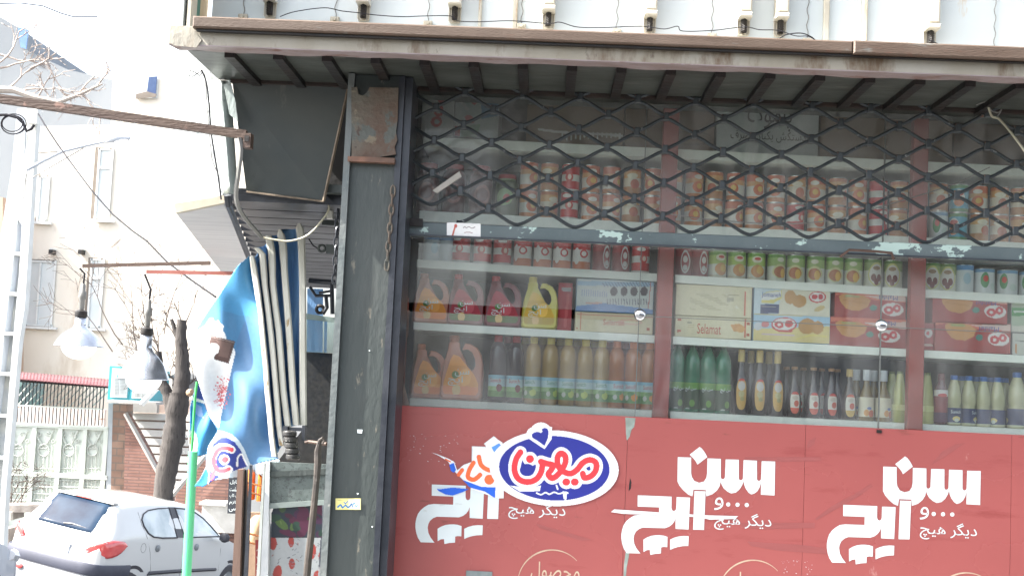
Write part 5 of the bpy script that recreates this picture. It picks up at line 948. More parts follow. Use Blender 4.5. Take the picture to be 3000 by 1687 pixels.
B().tube([P(905,700,5.1), P(918,720,5.1), P(935,730,5.1)], .003, 5).build('hook_wire', M['cable'], hb)
b = B(); b.pbox(958,575,975,640,4.95,4.98); tag(b.build('hanging_rag', M['cream_rib']), 'knotted pale rag tied at the top of the dark gap beside the column', 'rag')
ch2 = thing('chain', 'dark chain hanging in the gap just left of the steel column', 'chain', tuple(P(985,700,4.8)))
for i in range(8):
    q = P(990-i*1.4, 628+i*27, 4.8); t = np.linspace(0, 2*math.pi, 11); b = B()
    b.tube([(q[0]+(.009 if i % 2 else .002)*math.cos(a), 4.8+(.002 if i % 2 else .009)*math.cos(a), q[2]+.022*math.sin(a)) for a in t], .004, 5, False); b.build('link', M['rail_dark'], ch2)
hk = thing('iron_rod', 'rusty iron hook rod leaning against the steel column', 'rod', tuple(P(870,1700,4.75)))
B().tube([P(944,1300,4.72), P(950,1290,4.72), P(946,1282,4.72), P(938,1288,4.73), P(931,1320,4.74), P(931,1360,4.74), P(927,1410,4.74), P(920,1480,4.75), P(912,1560,4.75), P(903,1640,4.76), P(893,1760,4.78)], [.004,.005,.006,.008,.013,.014,.012,.013,.014,.014,.015], 8).build('shaft', mat('old_iron', (.034,.029,.026), (.06,.048,.04), .6, scale=20, bump=.4), hk, True)
B().tube([P(893,1296,4.9), P(905,1293,4.9), P(958,1300,4.8)], .007, 6).build('cross_bar_rod', M['rust_tube'], hk)
# ================================================================ the street at the left
def pb(b, x0, y0, x1, y1, Y, d): return b.pbox(x0, y0, x1, y1, Y, Y+d)
# --- cream house
hs_ = thing('cream_house', 'sunlit cream plastered house with tall windows behind the white gate', 'house', tuple(P(300,1300,25)))
M['cream'] = mat('cream_plaster', (.72,.65,.54), (.82,.77,.68), .85, scale=.55, stretch=(1,1,.7), spots=[((.52,.42,.31), .57, .5, (1.4,1,.5), .16), ((.42,.34,.26), .66, 1.6, (2.2,1,.25), .1)], bump=.3, bscale=9)
b = B(); X0,_,Z0,_ = wbox(-140, 400, 0, 1500, 25); pts = [(60,1560),(60,372),(150,370),(325,365),(330,238),(360,222),(420,212),(500,200),(720,220),(720,1560)]
wallp = [P(x, y, 25) for x, y in pts]; b.poly(wallp, (0,6,0)); b.build('wall', M['cream'], hs_)
M['win_white'] = mat('window_white', (.74,.76,.74), None, .5, bump=0); M['shaded_reveal'] = mat('shaded_reveal', (.20,.17,.14), None, .8)
M['pane'] = mat('house_pane', (.55,.6,.6), (.66,.68,.68), .15, scale=1.5, bump=0)
def window(x0, y0, x1, y1, dark=8, split=None, par=hs_, Y=25):
    b = B(); pb(b, x0, y0, x1, y1, Y-.012, .01); w_ = b.build('window', M['shaded_reveal'], par)  # strip left of the pane holds the jamb shadow as colour
    x0 += dark; b = B(); pb(b, x0, y0+5, x1-2, y1-2, Y-.018, .005); b.build('pane', M['pane'], w_)
    b = B(); f_ = 5
    for q in ((x0, y0+3, x0+f_, y1), (x1-f_, y0+3, x1, y1), (x0+f_, y0+3, x1-f_, y0+3+f_), (x0+f_, y1-f_, x1-f_, y1)): pb(b, *q, Y-.05, .03)
    for q in (split or []):
        if q[0] == 'v': pb(b, q[1]-2.5, y0+9, q[1]+2.5, y1-6, Y-.052, .03)
        else: pb(b, x0+f_, q[1]-2.5, x1-f_, q[1]+2.5, Y-.055, .03)
    b.build('frame', M['win_white'], w_)
    b = B(); pb(b, x0-14, y1+1, x1+6, y1+8, Y-.12, .1); b.build('sill', M['win_white'], w_)
window(272, 432, 326, 642, 10, [('h',492)]); window(108, 512, 142, 648, 2); window(70, 760, 158, 955, 4, [('v',112)]); window(252, 755, 300, 960, 7, [('h',815)])
M['pane_blue'] = mat('pane_blue', (.03,.06,.16), (.06,.1,.2), .3)
b = B(); pb(b, 398, 222, 462, 288, 24.96, .03); w_ = b.build('window', M['win_white'], hs_); b = B(); b.ppoly([(436,226),(460,224),(456,275),(430,270)], 24.93, .02); b.build('pane', M['pane_blue'], w_); b = B(); b.ppoly([(398,276),(430,268),(458,276),(456,284),(398,290)], 24.9, .02); b.build('sill', M['shaded_reveal'], w_)
for x in (148, 234):
    b = B(); pb(b, x-6, 731, x+5, 744, 24.8, .2); b.build('pipe_end', M['black_iron'], hs_); b = B(); pb(b, x-2, 727, x+8, 731, 24.82, .18); b.build('pipe_rim', M['win_white'], hs_)
b = B(); pb(b, 74, 736, 78, 746, 24.8, .2); b.build('pipe_end', M['black_iron'], hs_); B().ppoly([(508,509),(514,509),(514,516),(508,516)], 24.9, .1).build('wall_hole', M['black_iron'], hs_)
# --- grey house upper left
gh = thing('grey_house', 'bluish grey rendered building with slanting roof edge in the upper left corner', 'building', tuple(P(100,1300,32)))
M['greyr'] = mat('grey_render', (.17,.19,.21), (.22,.24,.26), .9, scale=.5, stretch=(1,1,.5), spots=[((.42,.45,.47), .6, .8, (1,1,.5), .2)], bump=.2)
b = B(); b.ppoly([(-260,1500),(-260,-90),(0,50),(60,85),(82,150),(200,205),(330,235),(332,420),(332,1500)], 32, 6); b.build('wall', M['greyr'], gh)
B().ppoly([(52,80),(83,88),(76,144),(60,139)], 31.9, .05).build('blue_panel', mat('panel_blue', (.12,.22,.42), None, .5), gh)
# orange-ish sliver building at the very left
b = B(); b.ppoly([(-60,1500),(-60,575),(8,578),(4,1500)], 24.0, 1.0); tag(b.build('side_wall_strip', mat('terracotta_wall', (.55,.38,.28), (.5,.36,.26), .85, scale=1), None), 'narrow reddish plaster wall at the left picture edge behind the pole', 'wall')
# --- gate with corrugated roof
gt = thing('metal_gate', 'white ornamental metal gate with scrollwork and barred top', 'gate', tuple(P(160,1560,22)))
M['gate'] = mat('gate_white', (.62,.66,.60), (.56,.6,.53), .5, scale=3, spots=[((.45,.4,.32), .66, 7, (1,1,.4), .06)], bump=.1); M['gate_line'] = mat('gate_relief', (.50,.53,.48), (.46,.49,.44), .5, scale=5, bump=.1)
GY = 22
b = B(); pb(b, 14, 1250, 318, 1560, GY, .03); b.build('panel', M['gate'], gt)
def gl(pts, r=.014, Y=GY-.02): b = B(); b.tube([P(x, y, Y) for x, y in pts], r, 5); return b
gs = lambda y: y+.005
for x in (14, 89, 165, 238, 300): b = B(); pb(b, x-6 if x > 14 else x, 1251, x+7, 1560, GY-.06, .055); b.build('stile', M['gate'], gt)
for y in (1251, 1388, 1395): b = B(); pb(b, 14, y-3, 314, y+3, GY-.065, .06); b.build('rail', M['gate'], gt)
for k, cx in enumerate((52, 128, 201, 271)):
    b = B(); s_ = 1-.03*k
    for sg in (-1, 1):
        t = np.linspace(0, 1, 18)
        b.tube([P(cx+sg*(17+14*math.cos(a*5.2+.3)*(1-.25*a))*s_, 1284+24*math.sin(a*5.2-1.4)*(1-.3*a), GY-.03) for a in t], .013, 5)
        b.tube([P(cx+sg*(14+7*math.cos(a*7)*(1-a*.7))*s_, 1270+8*math.sin(a*7)*(1-a*.7), GY-.03) for a in t], .010, 5)
        b.tube([P(cx+sg*(29+6*math.cos(a*7+2)*(1-a*.6))*s_, 1292+7*math.sin(a*7+2)*(1-a*.6), GY-.03) for a in t], .009, 5)
    b.tube([P(cx+17*math.cos(a)*s_, 1318+17*math.sin(a), GY-.03) for a in np.linspace(-2.2, 5.3, 20)], .013, 5)
    b.tube([P(cx-6+5*math.cos(a), 1309+4*math.sin(a), GY-.03) for a in np.linspace(0, 5, 9)], .009, 5); b.tube([P(cx+6-5*math.cos(a), 1309+4*math.sin(a), GY-.03) for a in np.linspace(0, 5, 9)], .009, 5)
    b.build('scrollwork', M['gate_line'], gt)
    b = B()
    for i in range(5): x = cx-24*s_+i*12*s_; b.tube([P(x, 1334 if i in (1,2,3) else 1304, GY-.03), P(x-2, 1384, GY-.03)], .010, 4); b.tube([P(x-2, 1402, GY-.03), P(x-6, 1500, GY-.03)], .010, 4)
    for y in (1370, 1406, 1424, 1444, 1462, 1482): b.tube([P(cx-32*s_, y, GY-.034), P(cx+32*s_, y+3, GY-.034)], .009, 4)
    b.build('bar_grid', M['gate_line'], gt)
b = B()
for i in range(27): x = 36+i*10.4; b.tube([P(x, 1112+(x-36)*.06, GY-.02), P(x-8, 1246, GY-.02)], .010, 4)
b.build('top_bars', M['rail_dark'], gt)
b = B(); pb(b, 24, 1243, 316, 1249, GY-.08, .08); pb(b, 30, 1190, 300, 1194, GY-.03, .02); b.build('top_rail', M['gate'], gt)
b = B()
for i in range(12): x = 28+i*22; b.tube([P(x, 1190, GY+.05), P(x+64, 1118+i*1.2, GY+.05)], .012, 4)
b.build('diagonal_bars', M['gate'], gt)
gr = thing('corrugated_roof', 'dark red corrugated sheet roof over the white gate', 'roof', tuple(P(180,1100,21.8)))
b = B(); vs = []; n = 290
for k in range(n+1):
    x = 34+(318-34)*k/n; z_ = .004*math.sin(k*2*math.pi/10)
    a, c = P(x+4, 1087+(x-34)*.082, 22.5), P(x, 1107+(x-34)*.082, 21.3); vs += [tuple(a+np.array([0,0,z_])), tuple(c+np.array([0,0,z_]))]
b.add(vs, [(2*k, 2*k+1, 2*k+3, 2*k+2) for k in range(n)]); o = b.build('sheet', mat('roof_red', (.13,.045,.052), (.11,.038,.044), .85, scale=2), gr, True); o.modifiers.new('t', 'SOLIDIFY').thickness = .02
b = B(); b.ppoly([(36,1111),(318,1131),(318,1137),(36,1117)], 21.9, .08); b.build('edge_beam', M['black_iron'], gr)
# yard behind the bars
b = B(); pb(b, 20, 1192, 305, 1262, 23.5, .1); tag(b.build('yard_wall', mat('yard_wall', (.62,.52,.46), (.7,.66,.62), .8, scale=2.5, spots=[((.3,.14,.1), .6, 3, (.5,1,3), .05)])), 'low whitewashed brick yard wall seen through the gate bars', 'wall')
b = B(); b.ppoly([(34,1112),(72,1115),(34,1172)], 23.9, .05); b.ppoly([(72,1116),(130,1120),(122,1190),(30,1190),(34,1174)], 24.2, .05); tag(b.build('awning_screen', mat('green_screen', (.10,.2,.18), (.14,.16,.17), .6, scale=1.2)), 'dark green and grey screen slanting behind the gate bars', 'screen')
# gate post, brick pier, stair walls
b = B(); b.ppoly([(318,1180),(331,1180),(322,1600),(305,1600)], 21.95, .3); tag(b.build('gate_post', mat('post_grey', (.42,.46,.48), (.36,.4,.42), .6)), 'pale grey post between the white gate and brick pier', 'post')
def brick(name, c1, c2, mort, sx, sy):
    m = bpy.data.materials.new(name); m.use_nodes = True; N = m.node_tree.nodes; L = m.node_tree.links; b_ = N['Principled BSDF']; b_.inputs['Roughness'].default_value = .85
    tc = N.new('ShaderNodeTexCoord'); sp = N.new('ShaderNodeSeparateXYZ'); cb = N.new('ShaderNodeCombineXYZ'); L.new(tc.outputs['Object'], sp.inputs[0]); L.new(sp.outputs[0], cb.inputs[0]); L.new(sp.outputs[2], cb.inputs[1])
    bk = N.new('ShaderNodeTexBrick'); bk.inputs['Scale'].default_value = 1; bk.inputs['Brick Width'].default_value = sx; bk.inputs['Row Height'].default_value = sy; bk.inputs['Mortar Size'].default_value = .012; bk.inputs['Color1'].default_value = (*c1,1); bk.inputs['Color2'].default_value = (*c2,1); bk.inputs['Mortar'].default_value = (*mort,1); L.new(cb.outputs[0], bk.inputs[0])
    n = N.new('ShaderNodeTexNoise'); n.inputs['Scale'].default_value = 5; n.inputs['Detail'].default_value = 6; L.new(tc.outputs['Object'], n.inputs[0]); r = N.new('ShaderNodeMapRange'); r.inputs[3].default_value = .55; r.inputs[4].default_value = 1.4; L.new(n.outputs[0], r.inputs[0])
    x = N.new('ShaderNodeMixRGB'); x.blend_type = 'MULTIPLY'; x.inputs[0].default_value = 1; L.new(bk.outputs[0], x.inputs[1]); L.new(r.outputs[0], x.inputs[2]); L.new(x.outputs[0], b_.inputs['Base Color']); bp = N.new('ShaderNodeBump'); bp.inputs['Strength'].default_value = .5; bp.inputs['Distance'].default_value = .02; L.new(bk.outputs['Fac'], bp.inputs['Height']); bp.invert = True; L.new(bp.outputs[0], b_.inputs['Normal']); return m
M['brick_old'] = brick('brick_old', (.24,.15,.11), (.34,.23,.17), (.2,.16,.13), .24, .13); M['brick_thin'] = brick('brick_thin', (.22,.11,.085), (.27,.15,.115), (.17,.10,.085), .4, .055)
b = B(); b.ppoly([(331,1182),(371,1184),(362,1600),(320,1600)], 21.9, .35); tag(b.build('brick_pier', M['brick_old']), 'rough brown brick pier right of the white gate', 'pier')
b = B(); b.ppoly([(368,1212),(400,1262),(430,1320),(462,1384),(500,1450),(500,1620),(358,1620)], 21.5, .25); sw = b.build('stair_wall', M['brick_thin']); tag(sw, 'left brown brick stair side wall sloping down to the tree', 'wall')
b = B(); b.tube([P(368,1210,21.4), P(500,1448,21.4)], .045, 5); b.build('coping', M['concrete'], sw)
b = B(); b.ppoly([(498,1620),(515,1445),(560,1390),(602,1338),(640,1325),(700,1330),(700,1620)], 20.5, .25); sw = b.build('stair_wall', M['brick_thin']); tag(sw, 'right brown brick stair side wall rising behind the awning tip', 'wall')
b = B(); b.tube([P(505,1450,20.4), P(602,1334,20.4)], .045, 5); b.build('coping', M['concrete'], sw)
b = B(); b.pbox(590,1468,720,1560,20.3,20.5); b.pbox(583,1472,662,1480,20.2,20.3); tag(b.build('concrete_base', mat('base_conc', (.5,.49,.46), (.42,.41,.38), .85, scale=6, bump=.4)), 'rough pale concrete footing under the right brick wall', 'wall')
# stepped white wall (pre-cast strips with brown joints)
b = B(); M['strip_white'] = mat('strip_white', (.7,.7,.67), (.62,.62,.6), .7, scale=3, stretch=(1,1,3), spots=[((.36,.34,.31), .63, 4, (1,1,1.4), .07)], bump=.3)
t_ = thing('slatted_wall', 'white horizontally stepped wall with brown joints behind the tree', 'wall', tuple(P(480,1560,23)))
b = B(); b.ppoly([(360,1170),(700,1170),(700,1620),(360,1620)], 23.1, .2); b.build('joint_backing', mat('joint_brown', (.34,.24,.2), (.45,.37,.32), .8, scale=3), t_)
for i in range(13):
    y = 1212+i*24.3; b = B(); dy = lambda x: (x-480)*.035
    b.ppoly([(372,y+dy(372)),(700,y+dy(700)),(700,y+19+dy(700)),(372,y+19+dy(372))], 23.05, .049); b.build('strip', M['strip_white'], t_)
b = B(); pb(b, 375, 1180, 460, 1208, 22.9, .15); b.build('top_block', M['concrete'], t_)
# --- evaporative cooler
ec = thing('evaporative_cooler', 'teal and white evaporative air cooler on a bracket above the brick pier', 'air cooler', tuple(P(380,1180,21)))
M['teal'] = mat('teal', (.04,.30,.36), (.05,.36,.42), .45, scale=3); M['cooler_white'] = mat('cooler_white', (.72,.75,.75), None, .5)
b = B(); b.pbox(318,1073,380,1172,21,22.0); b.pbox(381,1085,443,1174,21.0,22.0); b.build('cabinet', M['teal'], ec)
b = B(); b.pbox(326,1079,374,1164,20.97,20.995); o1 = b.build('louvre_panel', M['cooler_white'], ec)
b = B()
for i in range(14):
    y = 1104+i*4.2
    b.pbox(330,y,347,y+1.6,20.95,20.965); b.pbox(351,y+.5,370,y+2,20.95,20.965)
b.build('louvre_slots', mat('slot_grey', (.38,.42,.42), None, .6), ec)
b = B(); b.pbox(342,1098,364,1108,20.94,20.968); b.build('badge', mat('badge_blue', (.12,.32,.5), None, .4), ec)
b = B(); b.pbox(388,1092,438,1167,20.97,20.995); b.build('grille_panel', M['cooler_white'], ec)
b = B()
for i in range(3): b.pbox(393+i*14,1150,404+i*14,1163,20.95,20.968)
b.build('grille_slots', mat('grille_grey', (.25,.27,.27), None, .6), ec)
b = B(); b.pbox(312,1174,458,1182,20.7,22.0); b.build('shelf_plate', M['concrete'], ec); b = B(); b.tube([P(461,1135,20.6), P(414,1184,20.6)], .05, 4); b.build('brace', M['cooler_white'], ec)
b = B(); b.ppoly([(492,1105),(530,1082),(575,1100),(584,1111),(500,1108)], 22, .3); b.ppoly([(505,1106),(582,1112),(580,1150),(505,1140)], 22.05, .2); tag(b.build('lean_to_roof', mat('lean_grey', (.10,.105,.11), (.3,.3,.3), .6, scale=2)), 'small dark lean-to roof right of the tree trunk', 'roof')
# --- chalk board
bd = thing('notice_board', 'tall black board with white Persian handwriting beside the display case', 'board', tuple(P(680,1520,9)))
B().ppoly([(671,1384),(700,1382),(700,1500),(694,1504),(666,1503)], 9, .04).build('board', mat('board_black', (.03,.035,.045), None, .5, scale=20, spots=[((.2,.2,.2), .66, 60)]), bd)
for i, tx in enumerate(['بایل', 'سلست', 'ب کاپ', 'لازم', 'سی']):
    text_px(tx, 674-i*.8, 1405+i*20, 697-i*.8, 1418+i*20, 8.985, M['logo_white'], bd)
B().ppoly([(671,1376),(700,1374),(700,1384),(671,1385)], 9, .04).build('header', mat('header_blue', (.05,.2,.4), None, .5), bd)
# --- utility pole with street lamp
up = thing('street_lamp', 'pale concrete lattice pole with curved street lamp arm at the left edge', 'street lamp', tuple(P(-20,1600,12)))
M['polec'] = mat('pole_concrete', (.42,.46,.52), (.5,.53,.57), .8, scale=6, stretch=(1,1,.2), spots=[((.2,.2,.2), .7, 20)], bump=.2); M['pole_lit'] = mat('pole_sunlit', (.66,.68,.66), (.6,.6,.56), .8, scale=6)  # same concrete twice: bluish for shaded faces, paler for sunlit ones
c = [(76,318),(113,318),(76,560),(30,900),(-10,1300),(-40,1700)]
b = B(); b.ppoly([(50,318),(76,316),(66,500),(46,700),(10,1000),(-35,1400),(-60,1700),(-140,1700),(-95,1400),(-50,1000),(0,700),(33,500)], 12, .22); b.build('shaft', M['polec'], up)
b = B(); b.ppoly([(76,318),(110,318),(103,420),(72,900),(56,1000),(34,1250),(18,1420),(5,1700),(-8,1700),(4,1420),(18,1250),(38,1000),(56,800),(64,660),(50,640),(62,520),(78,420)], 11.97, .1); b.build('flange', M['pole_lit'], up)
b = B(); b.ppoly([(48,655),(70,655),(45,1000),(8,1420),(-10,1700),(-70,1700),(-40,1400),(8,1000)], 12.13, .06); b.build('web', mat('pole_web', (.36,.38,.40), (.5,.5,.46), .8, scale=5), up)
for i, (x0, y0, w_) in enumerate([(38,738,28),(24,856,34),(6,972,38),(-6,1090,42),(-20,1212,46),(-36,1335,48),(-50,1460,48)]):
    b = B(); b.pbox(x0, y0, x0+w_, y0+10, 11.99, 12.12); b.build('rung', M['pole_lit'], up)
b = B(); b.tube([P(78,498,11.9), P(130,470,11.9), P(185,443,11.9), P(250,427,11.9), P(312,414,11.9)], [.018,.018,.017,.016,.014], 8); b.build('arm', M['polec'], up, True)
b = B(); b.tube([P(76,532,11.9), P(245,434,11.9)], .006, 5); b.build('stay', M['cable_grey'], up)
b = B(); b.tube([P(308,417,11.9), P(330,407,11.9), P(350,404,11.9), P(380,405,11.9)], [.012,.04,.045,.02], 10); hd = b.build('lamp_head', M['polec'], up, True); b = B(); b.tube([P(338,414,11.9), P(360,418,11.9), P(374,411,11.9)], [.02,.04,.02], 8); b.build('lens', M['globe'], hd, True)
b = B(); b.pbox(80,322,108,362,11.9,11.96); b.build('junction_box', M['pole_lit'], up)
for i, (r_, cx, cy) in enumerate([(34,38,366),(30,36,362),(37,40,364)]):
    b = B(); b.tube([P(cx+r_*math.cos(a), cy+r_*.8*math.sin(a), 11.85) for a in np.linspace(0, 2*math.pi, 24)], .006, 5); b.build('cable_coil', M['cable'], up)
b = B(); b.tube([P(-20,338,11.85), P(20,337,11.85), P(50,345,11.85), P(68,362,11.85), P(78,385,11.85), P(92,378,11.85), P(100,366,11.85)], .014, 6); b.build('cable_bundle', M['cable'], up, True)
b = B(); b.tube([P(80,395,11.85), P(82,470,11.85), P(74,530,11.85), P(66,575,11.85), P(70,585,11.85), P(74,560,11.85), P(78,510,11.85)], .004, 5); b.build('loose_cable', M['cable_grey'], up)
def farwire(label, pts, Y, r=.008): b = B(); b.tube([P(x, y, Y) for x, y in pts], r, 5); tag(b.build('overhead_cable', M['cable']), label, 'cable')
b = B(); b.tube([P(*q) for q in [(112,334,11.8),(135,372,11.2),(170,425,10.6),(225,500,9.8),(270,560,9.2),(330,628,8.8),(390,678,8.4),(430,706,8.0),(490,768,7.7),(560,820,7.4),(632,870,7.0)]], [.008]*3+[.006]*8, 6); tag(b.build('overhead_cable', M['cable']), 'long dark cable running diagonally from the pole down to the shop', 'cable')
farwire('twisted cable sagging across the top left of the sky', [(-10,12),(60,10),(125,18),(180,40),(215,50),(285,50)], 12, .006)
farwire('short horizontal cable on the cream house wall left of the tall window', [(100,450),(150,446),(190,444)], 20, .008)
# --- tree
tr = thing('bare_tree', 'pruned dark tree trunk with sawn tops and thin bare twigs behind the white car', 'tree', tuple(P(478,1460,18.5)))
M['bark'] = mat('bark', (.040,.035,.033), (.062,.055,.05), .95, scale=5, stretch=(3,3,.5), spots=[((.018,.016,.015), .56, 16, (2,2,.35), .08), ((.11,.10,.08), .67, 20, (2,2,.5))], bump=1.0, bscale=14)
def limb(pts, rs, par=tr, nm='limb', n=12, Y=18.5):
    q = []; rr_ = []
    for i in range(len(pts)-1):
        for t in np.linspace(0, 1, 6)[:-1]: q.append((pts[i][0]*(1-t)+pts[i+1][0]*t+random.uniform(-1.0,1.0), pts[i][1]*(1-t)+pts[i+1][1]*t)); rr_.append((rs[i]*(1-t)+rs[i+1]*t)*random.uniform(.94,1.07))
    q.append(pts[-1]); rr_.append(rs[-1]); b = B(); b.tube([P(x, y, Y) for x, y in q], [r*Y/F for r in rr_], n); return b.build(nm, M['bark'], par, True)
random.seed(5)
limb([(470,1600),(478,1440),(492,1360),(508,1290),(514,1240),(520,1190),(526,1150)], [34,29,31,32,30,33,30], nm='trunk', n=16)
limb([(528,1160),(535,1110),(534,1040),(530,990),(534,937)], [25,23,19,17,14]); limb([(512,1215),(494,1160),(474,1118),(468,1090),(464,1030)], [26,17,14,12,10]); limb([(520,985),(512,965),(502,935)], [9,7,5])
B().tube([P(556,1150,18.3), P(562,1146,18.2)], [.06,.03], 10).build('sawn_stub', mat('sawn', (.3,.2,.13), None, .8), tr)
def twig(x, y, ang, ln, r, d, b, Y, bend=.35):
    n = 5; pts = [(x, y)]
    for k in range(n): ang += random.uniform(-bend, bend)*.5; x += math.cos(ang)*ln/n; y -= math.sin(ang)*ln/n; pts.append((x, y))
    b.tube([P(a, c, Y+random.uniform(-.02,.02)) for a, c in pts], [max(.0035, r*(1-.55*k/n)) for k in range(n+1)], 4, False)
    if d > 0:
        for k in range(random.randint(2, 3)): i = random.randint(2, n); twig(*pts[i], ang+random.choice([-1,1])*random.uniform(.35,.9), ln*random.uniform(.5,.75), r*.6, d-1, b, Y, bend)
b = B(); random.seed(9)
for x, y, a, l in [(468,1040,2.3,90),(466,1060,2.0,110),(463,1035,1.4,80),(520,1000,2.1,80),(505,1130,1.2,60),(540,950,1.2,70),(470,1070,2.7,100),(520,1120,2.6,70),(548,1130,.7,60),(500,1170,2.3,80),(470,1100,3.4,70),(536,1040,.9,80),(530,940,1.7,60),(465,1035,1.9,120),(460,1010,2.4,120)]: twig(x, y, a, l, .013, 3, b, 18.6)
b.build('twigs', mat('twig_bark', (.12,.095,.08), None, .9), tr)
t2 = thing('bare_branches', 'pale bare tree branches reaching in from the upper left edge', 'tree', tuple(P(-60,300,14)))
b = B(); random.seed(21); b.tube([P(-60,275,14), P(-5,262,14), P(40,264,14), P(100,285,14), P(170,300,14), P(230,278,14), P(300,246,14)], [.045,.045,.04,.036,.03,.022,.012], 7); b.build('branch', mat('pale_bark', (.36,.31,.27), (.44,.39,.34), .8), t2, True)
b = B()
for x, y, a, l in [(20,262,.8,90),(60,268,.5,110),(110,286,.9,80),(150,298,1.9,70),(215,285,.7,90),(0,200,.1,110),(0,160,-.1,90),(120,170,-.6,120),(90,200,.2,100),(240,275,-.8,90),(285,250,.9,60),(-10,190,.4,120)]: twig(x, y, a, l, .014, 2, b, 14, .5)
b.build('twigs', mat('pale_twig', (.40,.34,.3), None, .9), t2)
b = B(); random.seed(31)
for x, y, a, l in [(640,1100,1.9,0),]: pass
for x, y, a, l in [(400,1020,1.9,220),(430,1000,1.6,200),(360,1010,2.1,200),(480,980,1.4,220),(330,1030,2.2,160)]: twig(x, y, a, l, .012, 3, b, 21, .3)
tag(b.build('thin_tree', bpy.data.materials['twig_bark']), 'fine leafless twigs rising in front of the cream house', 'tree')
b = B(); random.seed(41)
for x, a in [(20,1.2),(30,1.5),(45,1.0),(15,1.7),(60,1.3),(35,.9)]: twig(x, 1478, a, 75, .011, 3, b, 19)
tag(b.build('bare_shrub', bpy.data.materials['twig_bark']), 'leafless shrub in the planter before the white gate', 'shrub')
b = B(); b.ppoly([(-80,1480),(120,1478),(118,1500),(30,1500),(30,1524),(-80,1524)], 18.6, .5); pl = b.build('stone_planter', mat('planter_soil', (.16,.14,.125), (.26,.24,.22), .9, scale=5, bump=.8)); tag(pl, 'low planter of dark soil and stones at the left edge', 'planter')
b = B(); b.ppoly([(-80,1500),(31,1500),(31,1524),(-80,1526)], 18.5, .09); b.build('kerb', mat('kerb_pale', (.5,.47,.42), None, .8), pl)
b = B(); b.ppoly([(-60,1552),(26,1548),(26,1600),(-60,1610)], 17.2, .4); tag(b.build('dark_stone', mat('dark_stone', (.13,.12,.105), (.2,.18,.16), .95, scale=8, bump=.9)), 'dark rough stone block beside the tail of the white car', 'stone')
